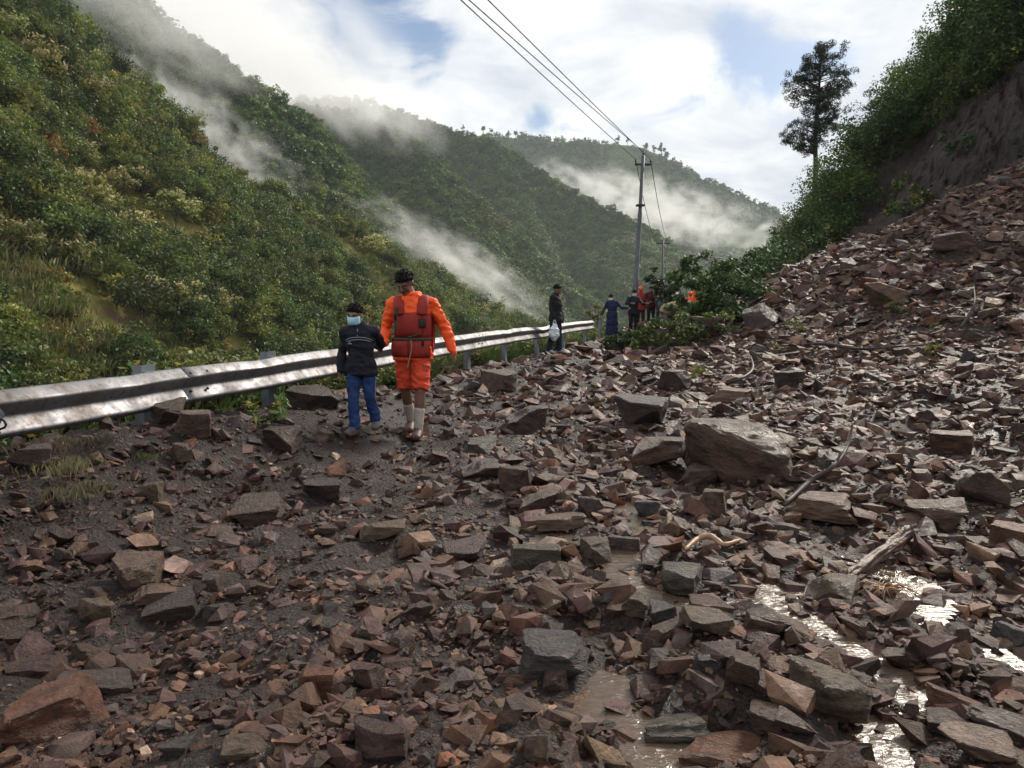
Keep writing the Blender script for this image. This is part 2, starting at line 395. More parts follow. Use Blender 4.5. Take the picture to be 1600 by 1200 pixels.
C2_R = [(200, 160, 820), (480, 158, 820), (560, 160, 820), (640, 183, 825), (720, 211, 830), (760, 222, 830), (800, 248, 830), (860, 282, 830), (930, 320, 835), (1000, 352, 840), (1050, 390, 845), (1100, 425, 850), (1200, 470, 860), (1300, 500, 870)]
C2_B = [(200, 520, 640), (800, 520, 650), (1300, 540, 700)]
D_R = [(500, 240, 1600), (640, 222, 1600), (700, 212, 1600), (780, 214, 1600), (850, 221, 1600), (930, 224, 1600), (990, 227, 1600), (1030, 241, 1600), (1060, 257, 1600), (1100, 281, 1600), (1150, 302, 1600), (1200, 327, 1600), (1240, 351, 1600), (1330, 400, 1620), (1500, 450, 1640)]
D_B = [(500, 500, 1150), (1000, 485, 1150), (1500, 500, 1150)]
hA, sA = layer('near_hill', A_R, A_B, 260, 130, 3.2, 26, H_NEAR, 'steep scrub covered slope across the valley', 1.0, 40, 4.0, 41, .8)
hB, sB = layer('second_hill', B_R, B_B, 150, 70, 7, 60, H_MID, 'forested spur rising behind the near slope', 1.0, 60, 7, 43, 1.5)
hC1, sC1 = layer('middle_hill', C1_R, C1_B, 140, 80, 13, 90, H_MID, 'dark forested spur in the middle of the valley', 1.1, 90, 28, 45, 2)
hC2, sC2 = layer('middle_ridge', C2_R, C2_B, 170, 80, 15, 110, H_MID, 'long forested ridge sloping down to the right', 1.0, 120, 34, 47, 2)
hD, sD = layer('far_hill', D_R, D_B, 170, 70, 16, 190, H_FAR, 'distant terraced hill below bright cloud', .9, 200, 40, 49, 2)
# right-hand hillside with its bare slide scar
R_R = [(1150, 478, 84), (1200, 450, 80), (1235, 408, 74), (1270, 345, 68), (1320, 290, 64), (1380, 215, 59), (1450, 140, 55), (1520, 70, 51), (1600, -10, 47), (1750, -140, 42), (2000, -330, 36), (2500, -600, 30)]
R_B = [(1150, 500, 60), (1235, 470, 52), (1320, 440, 42), (1420, 400, 36), (1600, 330, 31), (1750, 280, 28), (2000, 260, 24), (2500, 300, 19)]
m, t, b, o = new_mat('hillside_earth'); co = objco(t)
earth = mixc(t, ramp(t, noise(t, .35, 7, .62, co), [(.38, (0, 0, 0)), (.62, (1, 1, 1))]), (.060, .041, .038), (.092, .060, .050))
earth = mixc(t, ramp(t, noise(t, 3.0, 6, .7, co), [(.5, (0, 0, 0)), (.66, (1, 1, 1))]), earth, (.105, .078, .070))
grass_ = mixc(t, noise(t, 1.2, 5, .6, co), (.035, .05, .016), (.06, .055, .025))
at = nd(t, 'ShaderNodeAttribute', attribute_name='tint'); bwn = nd(t, 'ShaderNodeSeparateColor'); lk(t, at.outputs['Color'], bwn.inputs[0])
fac = ramp(t, mathn(t, 'ADD', bwn.outputs[0], mathn(t, 'MULTIPLY', mathn(t, 'SUBTRACT', noise(t, .5, 6, .65, co), .5), .9)), [(.42, (0, 0, 0)), (.58, (1, 1, 1))])
lk(t, mixc(t, fac, grass_, earth), b.inputs['Base Color']); b.inputs['Roughness'].default_value = .85
bump(t, b, mathn(t, 'ADD', noise(t, 2.5, 9, .75, co), mathn(t, 'MULTIPLY', noise(t, .5, 6, .7, co, 1.0), 2.0)), 1.0, 1.2)
hR, sR = layer('roadside_hill', R_R, R_B, 260, 120, 1.9, 6, m, 'steep roadside hill with a bare earth slide scar', 1.0, 22, 1.2, 51, .5)
# runnels cut into the bare face
# which part of the hill is bare: a property of the slope itself
co_ = np.zeros(len(hR.data.vertices) * 3, np.float32); hR.data.vertices.foreach_get('co', co_); co_ = co_.reshape(-1, 3)
SCAR = [(1270, 430), (1300, 375), (1325, 325), (1375, 268), (1425, 228), (1475, 190), (1535, 145), (1580, 112), (1640, 70), (1900, 0), (1900, 420), (1290, 520)]
def in_poly(px, py, poly):
    r = np.zeros(len(px), bool); n = len(poly)
    for i in range(n):
        (x1, y1), (x2, y2) = poly[i], poly[(i + 1) % n]
        c_ = ((y1 > py) != (y2 > py)); xx = (x2 - x1) * (py - y1) / ((y2 - y1) if y2 != y1 else 1e-9) + x1
        r ^= c_ & (px < xx)
    return r
pu, pv = zip(*[proj(q) for q in co_]); bare = in_poly(np.array(pu), np.array(pv), SCAR).astype(float)
nv_, nu_ = 124, 260; bb = bare.reshape(nv_, nu_)
for _ in range(4): bb = (bb + np.roll(bb, 1, 0) + np.roll(bb, -1, 0) + np.roll(bb, 1, 1) + np.roll(bb, -1, 1)) / 5
rr_, cc_i = np.meshgrid(np.arange(nv_), np.arange(nu_), indexing='ij')
gul_ = np.abs(fbm(cc_i * .16 + rr_ * .05, rr_ * .035, 0, o=4, seed=71)) + .35 * np.abs(fbm(cc_i * .5, rr_ * .22, 0, o=3, seed=72))
c3 = co_.reshape(nv_, nu_, 3).copy(); dd = c3[..., :2] / np.linalg.norm(c3[..., :2], axis=2, keepdims=True)
c3[..., :2] -= dd * (bb * (gul_ - .3) * 1.1)[..., None]; hR.data.vertices.foreach_set('co', c3.astype(np.float32).ravel()); hR.data.update()
cc = np.ones((bb.size, 4), np.float32); cc[:, :3] = bb.reshape(-1, 1)
a_ = hR.data.attributes.new('tint', 'FLOAT_COLOR', 'POINT'); a_.data.foreach_set('color', cc.ravel())
# valley floor sheet reaching past everything
vf = link('valley_floor', np_mesh('valley_floor', [(-3500, -600, -58), (3500, -600, -58), (3500, 4500, -58), (-3500, 4500, -58)], [(0, 1, 2, 3)], H_MID)); tag(vf, 'deep green valley floor hidden below the road', kind='structure')
# ------------------------------------------------------------------ vegetation prototypes
GREEN = (.145, .170, .030); DARK = (.052, .088, .022); OLIVE = (.27, .225, .045); CREAM = (.46, .40, .19); AUTUMN = (.20, .105, .03); LIME = (.085, .135, .030); DEEP = (.018, .038, .014)
def leaf_cloud(rg, centers, crad, per, leaf, base, alt=None, alt_p=0.0, up=.5, var=.35, flat=.75, alt_top=False, asp=.55, nz=1.0, lj=.25):
    """leaf-sized rhombs spread through clumps; returns V, F, colours"""
    n = len(centers) * per
    ci = np.repeat(np.arange(len(centers)), per); c = np.asarray(centers)[ci]; cr = np.asarray(crad)[ci][:, None]
    q = rg.normal(size=(n, 3)); q /= np.linalg.norm(q, axis=1, keepdims=True); q *= rg.random((n, 1)) ** .45
    q[:, 2] *= flat; p = c + q * cr
    nr = rg.normal(size=(n, 3)) * nz + np.array([0, 0, up * 2]) + q * .8; nr /= np.linalg.norm(nr, axis=1, keepdims=True)
    ax = np.cross(nr, rg.normal(size=(n, 3))); ax /= np.linalg.norm(ax, axis=1, keepdims=True); ay = np.cross(nr, ax)
    L = leaf * rg.uniform(.6, 1.35, (n, 1)); W = L * asp
    droop = nr * L * rg.uniform(-.25, .1, (n, 1))
    V = np.stack([p - ax * L, p - ay * W, p + ax * L + droop, p + ay * W], 1).reshape(-1, 3)
    F = np.arange(n * 4).reshape(n, 4)
    cl = rg.uniform(1 - var, 1 + var, len(centers))[ci] * rg.uniform(1 - lj, 1 + lj, n)
    col = np.asarray(base)[None] * cl[:, None] * (1 + rg.normal(size=(n, 3)) * .06)
    if alt is not None:
        sel = rg.random(n) < alt_p
        if alt_top: sel = (rg.random(n) < alt_p * 2.2) & (q[:, 2] > .15 * flat) & (p[:, 2] > np.median(p[:, 2]) * .7)
        col[sel] = np.asarray(alt)[None] * rg.uniform(.7, 1.25, (sel.sum(), 1))
    return V, F, np.repeat(np.clip(col, .002, .9), 4, 0)
def clumps(rg, n, rad, zc, inner=.35, low=-.45):
    q = rg.normal(size=(n * 3, 3)); q /= np.linalg.norm(q, axis=1, keepdims=True); q = q[q[:, 2] > low][:n]
    r = inner + (1 - inner) * rg.random(len(q)) ** .6
    lump = 1 + .25 * rg.normal(size=len(q))
    c = q * (r * lump)[:, None] * np.asarray(rad)[None]; c[:, 2] += zc
    return c
def crown(name, seed, h, rad, nc, per, leaf, base, alt=None, alt_p=0., alt_top=False, mat=LEAF, cr=.34, low=-.45, up=.5, flat=.75, inner=.35, nz=1.0, var=.35, lj=.25):
    rg = np.random.default_rng(seed)
    c = clumps(rg, nc, rad, h - rad[2], inner, low); crad = max(rad) * cr * rg.uniform(.6, 1.3, len(c))
    V, F, K = leaf_cloud(rg, c, crad, per, leaf, base, alt, alt_p, up, var, alt_top=alt_top, flat=flat, nz=nz, lj=lj)
    return np_mesh(name, V, F, mat, K)
def trunk(name, seed, h, r, rad, nl=5):
    rg = random.Random(seed); b = MB()
    bend = Vector((rg.uniform(-.1, .1) * h, rg.uniform(-.1, .1) * h, 0))
    main = [Vector((0, 0, -.12 * h)), Vector((0, 0, 0)), bend * .4 + Vector((0, 0, h * .35)), bend + Vector((0, 0, h * .8))]
    b.tube(main, [r * 1.3, r, r * .7, r * .15], 7)
    for i in range(nl):
        a = 2 * math.pi * (i + rg.random()) / nl; z0 = h * rg.uniform(.25, .5)
        s = bend * (z0 / h) + Vector((0, 0, z0)); e = Vector((math.cos(a) * rad[0] * .75, math.sin(a) * rad[1] * .75, h - rad[2] * rg.uniform(.5, 1.2)))
        b.tube([s, s.lerp(e, .5) + Vector((0, 0, .06 * h)), e], [r * .5, r * .32, r * .08], 5)
    return b.mesh(name, True)
KINDS_A = {}
def reg(kind, mk, n=3, s0=0):
    KINDS_A[kind] = [mk(s0 + i) for i in range(n)]
def mk_tree(base, alt=None, alt_p=0, alt_top=False, h=5., rad=(2.5, 2.5, 2.0), nc=30, per=46, leaf=.185):
    def f(seed):
        rg = random.Random(seed); k = rg.uniform(.85, 1.15); rr = (rad[0] * k, rad[1] / k, rad[2])
        cm = crown('crown', seed, h, rr, nc, per, leaf, base, alt, alt_p, alt_top)
        tm = trunk('trunk', seed, h * .85, .11 * h / 5, rr); tm.materials.append(BARK)
        return cm, tm
    return f
reg('cream', mk_tree(GREEN, CREAM, .36, True), 3, 100)
reg('green', mk_tree(GREEN, LIME, .2), 3, 110)
reg('dark', mk_tree(DARK, GREEN, .15, nc=30), 3, 120)
reg('olive', mk_tree(OLIVE, LIME, .25, h=3.6, rad=(2.1, 2.1, 1.5)), 3, 130)
reg('rusty', mk_tree(OLIVE, AUTUMN, .45, h=3.6, rad=(2.0, 2.0, 1.5)), 2, 140)
# finer trees for the roadside hill
reg('near_green', mk_tree((.070, .110, .024), LIME, .12, h=5, rad=(2.2, 2.2, 2.1), nc=48, per=62, leaf=.105), 3, 150)
reg('near_dark', mk_tree((.038, .070, .019), GREEN, .15, h=5, rad=(2.3, 2.3, 2.2), nc=48, per=62, leaf=.105), 3, 160)
reg('near_lime', mk_tree((.062, .105, .026), (.12, .17, .05), .25, h=3.4, rad=(1.8, 1.8, 1.4), nc=36, per=36, leaf=.14), 2, 170)
reg('near_rust', mk_tree((.05, .045, .02), (.13, .065, .03), .35, h=4.2, rad=(1.6, 1.6, 1.6), nc=26, per=24, leaf=.13), 2, 180)
def place_tree(name, kind, variant, loc, scale, rz, label, cat, group=None, sink=.0, tilt=(0, 0)):
    cm, tm = KINDS_A[kind][variant % len(KINDS_A[kind])]
    e = empty(name, loc, rz); e.scale = (scale,) * 3; e.rotation_euler = (tilt[0], tilt[1], rz)
    c_ = link('crown', cm, None, e); t_ = link('trunk', tm, None, e)
    tag(e, label, cat, group); return e
ORD = ['leftmost', 'second', 'third', 'fourth', 'fifth', 'sixth', 'seventh', 'eighth', 'ninth', 'tenth', 'eleventh', 'twelfth', 'thirteenth', 'fourteenth', 'fifteenth', 'sixteenth', 'seventeenth', 'eighteenth', 'nineteenth', 'twentieth', 'twenty-first', 'twenty-second', 'twenty-third', 'twenty-fourth', 'twenty-fifth', 'twenty-sixth', 'twenty-seventh', 'twenty-eighth', 'twenty-ninth', 'thirtieth']
def ordinal(i, what): return 'leftmost ' + what if i == 0 else f'{ORD[i]} {what} counted from the left'
def spaced(cands, need, mind, ok=lambda u, v: True):
    got = []
    for p in cands:
        u, v = proj(p)
        if not ok(u, v): continue
        if all((u - a) ** 2 + (v - b_) ** 2 > mind(v) ** 2 for _, a, b_ in got): got.append((p, u, v))
        if len(got) >= need: break
    return got
# ------------------------------------------------------------------ near slope: single trees one can pick out
rgA = np.random.default_rng(5)
A_LINE = lambda u: np.interp(u, [0, 240, 540, 720, 860], [600, 570, 540, 515, 495])
cand = sA(6000, rgA, .30, .97, 0, 860)
sel = spaced(cand, 84, lambda v: 40 if v < 300 else 52, lambda u, v: 5 < u < 800 and 25 < v < A_LINE(u) - 2)
kindsA = ['cream', 'green', 'dark', 'cream', 'olive', 'green', 'cream', 'dark', 'rusty', 'green', 'olive']
WHAT = {'cream': 'cream-flowering tree', 'green': 'mid-green leafy tree', 'dark': 'dark green tree', 'olive': 'low yellow-green shrub', 'rusty': 'shrub with rusty brown leaves'}
NAME = {'cream': 'flowering_tree', 'green': 'leafy_tree', 'dark': 'leafy_tree', 'olive': 'shrub', 'rusty': 'shrub'}
FIXED_A = [(310, 530, 'cream', 1.15), (880 - 640, 400, 'cream', 1.0), (150, 410, 'cream', 1.0), (480, 530, 'dark', 1.0), (70, 330, 'dark', 1.1), (205, 335, 'cream', 1.0), (355, 300, 'dark', 1.2), (120, 570, 'cream', .8), (440, 405, 'rusty', .9), (345, 330, 'olive', .9)]
lst = []
for i, (p, u, v) in enumerate(sel):
    k = kindsA[int(rgA.integers(len(kindsA)))]
    for fu, fv, fk, fs in FIXED_A:
        if abs(u - fu) < 40 and abs(v - fv) < 40: k = fk
    lst.append((p, u, v, k))
bands = [('on the lower slope just above the guardrail', lambda u, v: v > A_LINE(u) - 110), ('halfway up the near slope', lambda u, v: v > A_LINE(u) - 260), ('high on the near slope', lambda u, v: True)]
byk = {}
for p, u, v, k in lst:
    bi = next(i for i, (_, f) in enumerate(bands) if f(u, v)); byk.setdefault((k, bi), []).append((u, v, p))
for (k, bi), L_ in byk.items():
    L_.sort(key=lambda q: q[0])
    for i, (u, v, p) in enumerate(L_):
        s = rnd.uniform(.85, 1.4) * (1.1 if k == 'cream' else 1.0)
        place_tree(NAME[k], k, rnd.randrange(9), (p[0], p[1], p[2] - .25), s, rnd.uniform(0, 6.3), ordinal(i, WHAT[k]) + ' ' + bands[bi][0], 'tree' if 'tree' in NAME[k] else 'shrub', 'trees on the near slope')
# ------------------------------------------------------------------ scattered masses of growth
def scatter(name, pts, scl, nkinds, protos, label, rg, tilt=.12, zs=None):
    n = len(pts); me = bpy.data.meshes.new(name); me.vertices.add(n); me.vertices.foreach_set('co', np.asarray(pts, np.float32).ravel())
    rot = np.stack([rg.normal(size=n) * tilt, rg.normal(size=n) * tilt, rg.uniform(0, 6.28, n)], 1).astype(np.float32)
    sc3 = np.stack([scl, scl, scl if zs is None else scl * zs], 1).astype(np.float32)
    a = me.attributes.new('rot', 'FLOAT_VECTOR', 'POINT'); a.data.foreach_set('vector', rot.ravel())
    a = me.attributes.new('scl', 'FLOAT_VECTOR', 'POINT'); a.data.foreach_set('vector', sc3.ravel())
    a = me.attributes.new('pidx', 'INT', 'POINT'); a.data.foreach_set('value', np.asarray(nkinds, np.int32))
    col = bpy.data.collections.new(name + '_kinds')
    for i, pm in enumerate(protos): col.objects.link(bpy.data.objects.new(f'{name}_{i:02d}', pm))
    o = bpy.data.objects.new(name, me); C.objects.link(o)
    g = bpy.data.node_groups.new(name, 'GeometryNodeTree')
    g.interface.new_socket('Geometry', in_out='INPUT', socket_type='NodeSocketGeometry'); g.interface.new_socket('Geometry', in_out='OUTPUT', socket_type='NodeSocketGeometry')
    gi = g.nodes.new('NodeGroupInput'); go = g.nodes.new('NodeGroupOutput')
    ci = g.nodes.new('GeometryNodeCollectionInfo'); ci.inputs[0].default_value = col; ci.inputs['Separate Children'].default_value = True; ci.inputs['Reset Children'].default_value = True
    ip = g.nodes.new('GeometryNodeInstanceOnPoints'); ip.inputs['Pick Instance'].default_value = True
    def na(nm, ty):
        q = g.nodes.new('GeometryNodeInputNamedAttribute'); q.data_type = ty; q.inputs[0].default_value = nm; return q.outputs[0]
    er = g.nodes.new('FunctionNodeEulerToRotation'); g.links.new(na('rot', 'FLOAT_VECTOR'), er.inputs[0])
    g.links.new(gi.outputs[0], ip.inputs['Points']); g.links.new(ci.outputs[0], ip.inputs['Instance']); g.links.new(na('pidx', 'INT'), ip.inputs['Instance Index'])
    g.links.new(er.outputs[0], ip.inputs['Rotation']); g.links.new(na('scl', 'FLOAT_VECTOR'), ip.inputs['Scale']); g.links.new(ip.outputs[0], go.inputs[0])
    md = o.modifiers.new('scatter', 'NODES'); md.node_group = g
    tag(o, label, kind='stuff'); return o
def grass_clump(seed, n, h, spread, c1, c2, wid=.02):
    rg = np.random.default_rng(seed)
    p = rg.normal(size=(n, 2)) * spread; a = rg.uniform(0, 6.28, n); le = h * rg.uniform(.5, 1.2, n); ln = rg.uniform(.15, .6, n)
    d = np.stack([np.cos(a), np.sin(a)], 1); s = np.stack([-d[:, 1], d[:, 0]], 1) * wid
    V = np.zeros((n, 4, 3)); V[:, 0, :2] = p - s; V[:, 1, :2] = p + s
    mid = p + d * (le * ln * .4)[:, None]; tip = p + d * (le * ln)[:, None]
    V[:, 2, :2] = mid + s * .7; V[:, 2, 2] = le * .6; V[:, 3, :2] = tip; V[:, 3, 2] = le * (1 - ln * .3)
    tt = rg.random((n, 1)); K = np.asarray(c1)[None] * tt + np.asarray(c2)[None] * (1 - tt)
    return np_mesh('grass', V.reshape(-1, 3), np.arange(n * 4).reshape(n, 4)[:, [0, 1, 2, 3]], LEAF, np.repeat(K, 4, 0))
bushA = [crown('bush', 200 + i, 1.7, (1.5, 1.5, 1.0), 14, 22, .19, c, a, p, tp) for i, (c, a, p, tp) in enumerate([(GREEN, LIME, .2, False), (DARK, GREEN, .2, False), (OLIVE, LIME, .3, False), (OLIVE, AUTUMN, .10, False), (GREEN, LIME, .3, True), (GREEN, OLIVE, .4, False)])]
grassA = [grass_clump(230 + i, 170, .9, .8, a, b_, .018) for i, (a, b_) in enumerate([((.13, .15, .04), (.075, .10, .028)), ((.16, .145, .05), (.10, .115, .032))])]
treeA = [KINDS_A[k][i][0] for k, i in (('green', 0), ('green', 1), ('dark', 0), ('dark', 1), ('green', 2), ('dark', 2), ('olive', 0))]
rgB = np.random.default_rng(8)
pt = sA(9500, rgB, .12, 1.0, -260, 960)
cl = fbm(pt[:, 0] / 14, pt[:, 1] / 14, pt[:, 2] / 14, o=3, seed=77)
r_ = rgB.random(len(pt)); ki = np.where(cl < -.15, np.where(r_ < .7, 6 + (r_ * 1000).astype(int) % 2, 2 + (r_ * 100).astype(int) % 3), np.where(r_ < .45, (r_ * 1000).astype(int) % 6, 8 + (r_ * 1000).astype(int) % 7))
bare_ = fbm(pt[:, 0] / 9 + 5, pt[:, 1] / 9, pt[:, 2] / 12, o=3, seed=91)
thin = (rgB.random(len(pt)) < np.clip(1.0 + cl * .8, .3, 1)) & (bare_ > -.47)
pt, ki = pt[thin], ki[thin]
s_ = np.where(ki < 6, rgB.uniform(.6, 1.5, len(pt)), np.where(ki < 8, rgB.uniform(.8, 1.7, len(pt)), rgB.uniform(.65, 1.25, len(pt))))
scatter('undergrowth', pt - np.array([0, 0, .15]), s_, ki, bushA + grassA + treeA, 'dense scrub, grass and bushes covering the near slope', rgB)
farc = [crown('far_crown', 260 + i, 8., (4.0, 4.0, 3.4), 14, 12, 1.05, c, a, .10, mat=LEAF_FAR, cr=.42, up=.5, nz=.45, var=.18, lj=.12) for i, (c, a) in enumerate([((.095, .165, .034), DARK), ((.042, .088, .024), DARK), ((.08, .145, .032), LIME), ((.05, .10, .026), GREEN), ((.12, .155, .042), (.14, .16, .05))])]
farb = [crown('far_crown', 270 + i, 8., (4.0, 4.0, 3.4), 22, 22, .55, c, a, .15, mat=LEAF_FAR, cr=.36, up=.5, nz=.55, var=.25, lj=.15) for i, (c, a) in enumerate([((.14, .20, .036), DARK), ((.052, .10, .026), DARK), ((.11, .18, .036), LIME), ((.065, .12, .028), GREEN), ((.15, .16, .044), (.16, .17, .05))])]
def wood(name, smp, n, seed, s0, s1, label, u0, u1, gaps=.25, wav=40, protos=farc):
    rg = np.random.default_rng(seed); p = smp(n, rg, .10, 1.0, u0, u1)
    c_ = fbm(p[:, 0] / wav, p[:, 1] / wav, p[:, 2] / wav, o=3, seed=seed); keep = c_ > -gaps * 2 + rg.normal(size=n) * .2
    p = p[keep]; c_ = c_[keep]
    ki = np.where(c_ + rg.normal(size=len(p)) * .3 > .1, rg.choice([1, 3, 0], len(p)), rg.choice([0, 2, 4, 2], len(p)))
    scatter(name, p - np.array([0, 0, .6]), rg.uniform(s0, s1, len(p)) * (.75 + .5 * rg.random(len(p))), ki, protos, label, rg)
wood('second_hill_forest', sB, 6500, 21, .45, .95, 'mixed green forest on the spur behind the near slope', -60, 900, .3, 30, farb)
wood('middle_hill_forest', sC1, 8000, 22, .6, 1.15, 'dark green forest on the middle spur', 330, 960, .35, 50, farb)
wood('middle_ridge_forest', sC2, 12000, 23, .6, 1.2, 'green forest on the long middle ridge', 420, 1290, .35, 60, farb)
wood('far_hill_scrub', sD, 9000, 24, .7, 1.6, 'scrub and terraces on the distant hill', 560, 1330, .12, 120)
# ------------------------------------------------------------------ trees standing on the far ridge line
tiny = [crown('crown', 290 + i, 13., (4.2, 4.2, 4.8), 14, 16, 1.3, DEEP, DARK, .3, mat=LEAF_FAR, low=-.9, flat=1.0) for i in range(3)]
tinyt = []
for i in range(3):
    b = MB(); b.tube([(0, 0, -3), (.3, 0, 5), (0, .2, 11)], [.6, .45, .2], 6); tm = b.mesh('trunk', True); tm.materials.append(BARK); tinyt.append(tm)
RT = [(723, 203, 11), (755, 207, 15), (768, 208, 12), (795, 213, 12), (806, 213, 13), (856, 217, 9), (897, 220, 9), (914, 219, 8), (966, 222, 15), (980, 223, 11), (1010, 231, 12), (1022, 236, 14), (1034, 241, 22), (1042, 247, 16), (1052, 252, 11), (1064, 258, 9)]
for i, (u, v, hp) in enumerate(RT):
    q = P(u, v, 1592); e = empty('ridge_tree', (q.x, q.y, q.z - 2)); k = hp / 1200 * 1592 / 13 * .75; e.scale = (k, k, k); e.rotation_euler = (0, 0, i * 1.3)
    link('crown', tiny[i % 3], None, e); link('trunk', tinyt[i % 3], None, e)
    tag(e, ordinal(i, 'small dark tree') + ' along the far skyline ridge', 'tree', 'trees on the far ridge line')
# ------------------------------------------------------------------ roadside hill growth
rgR = np.random.default_rng(14)
SC_IN = [(1295, 420), (1330, 330), (1380, 272), (1432, 232), (1482, 196), (1545, 150), (1590, 115), (1645, 75), (1900, 10), (1900, 520), (1300, 520)]
cand = sR(5000, rgR, .12, 1.0, 1190, 1640)
def okR(u, v): return 1190 < u < 1612 and not in_poly(np.array([u]), np.array([v + 6]), SC_IN)[0]
selR = spaced(cand, 66, lambda v: 21, okR)
seq = ['near_dark', 'near_green', 'near_green', 'near_lime', 'near_dark', 'near_green', 'near_rust', 'near_dark']
WH = {'near_green': 'mid-green leafy tree', 'near_dark': 'dark leafy tree', 'near_lime': 'bright green bush', 'near_rust': 'sparse reddish-leaved tree'}
byk = {}
for i, (p, u, v) in enumerate(selR):
    k = seq[int(rgR.integers(len(seq)))]
    if k == 'near_rust' and not (u > 1330 and v < 230): k = 'near_green'
    bi = 0 if v > 330 else (1 if v > 190 else 2)
    byk.setdefault((k, bi), []).append((u, v, p))
bn = ['on the lowest part of the roadside hill', 'halfway up the roadside hill', 'high on the roadside hill']
for (k, bi), L_ in byk.items():
    L_.sort(key=lambda q: q[0])
    for i, (u, v, p) in enumerate(L_):
        place_tree('bush' if k == 'near_lime' else 'leafy_tree', k, rnd.randrange(9), (p[0], p[1], p[2] - .5), rnd.uniform(.62, 1.05), rnd.uniform(0, 6.3), ordinal(i, WH[k]) + ' ' + bn[bi], 'bush' if k == 'near_lime' else 'tree', 'trees on the roadside hill')
pr = sR(2600, rgR, .05, 1.0, 1160, 2300); uu = np.array([proj(q) for q in pr])
keep = ~in_poly(uu[:, 0], uu[:, 1], SC_IN) | (rgR.random(len(pr)) < .03)
pr = pr[keep]; bushR = [crown('bush', 320 + i, 1.2, (1.0, 1.0, .75), 16, 26, .10, c, a, .25) for i, (c, a) in enumerate([((.04, .07, .018), LIME), (DARK, GREEN), ((.05, .075, .022), OLIVE)])] + [grass_clump(330, 170, .4, .45, (.10, .10, .035), (.06, .075, .022), .008)]
scatter('hillside_undergrowth', pr - np.array([0, 0, .1]), rgR.uniform(.5, 1.4, len(pr)), rgR.integers(0, 4, len(pr)), bushR, 'tangled undergrowth between the trees of the roadside hill', rgR)
SCAR_ST = None
# ------------------------------------------------------------------ tall pine
def make_pine():
    pb = P(1270, 358, 66.5); e = empty('pine_tree', (pb.x, pb.y, pb.z)); hh = 15.0; rg = np.random.default_rng(3)
    b = MB(); tp = spline([(0, 0, -1), (.08, 0, 4), (-.1, 0, 8), (.05, 0, 11.5), (.12, 0, hh)], 5)
    b.tube(tp, [.27 - .22 * i / (len(tp) - 1) for i in range(len(tp))], 9); tk = b.build('trunk', BARK, e, True)
    cen = []; br = MB()
    for (cx, cz, rx, rz_, n) in ((.1, 12.1, 2.75, 2.75, 150), (-1.0, 7.9, 2.1, 1.5, 62), (.3, 9.7, 1.5, 1.0, 30), (.9, 8.6, 1.0, .8, 14)):
        for i in range(n):
            q = rg.normal(size=3); q /= np.linalg.norm(q); q *= (.35 + .65 * rg.random() ** .6) * (1 + .15 * rg.normal())
            c_ = Vector((cx + q[0] * rx, q[1] * rx, cz + q[2] * rz_)); cen.append(c_)
            if i % 2 == 0:
                st = Vector((0, 0, max(4.5, min(hh - .4, c_.z - .35 * math.hypot(c_.x, c_.y) - .1)))); br.tube([st, st.lerp(c_, .55) - Vector((0, 0, .08)), c_], [.055, .035, .012], 5)
    for k in range(12): cen.append(Vector((.1, 0, hh - .45)) + Vector(rg.normal(size=3) * .3))
    br.build('branches', BARK, e, True)
    cen = np.array(cen); V, F, K = leaf_cloud(rg, cen, np.full(len(cen), .42), 66, .17, (.020, .032, .016), (.035, .05, .02), .25, up=.6, flat=.8, asp=.16)
    link('crown', np_mesh('crown', V, F, NEEDLE, K), None, e)
    tag(e, 'tall lone pine with bare trunk rising above the roadside hill', 'tree')
make_pine()
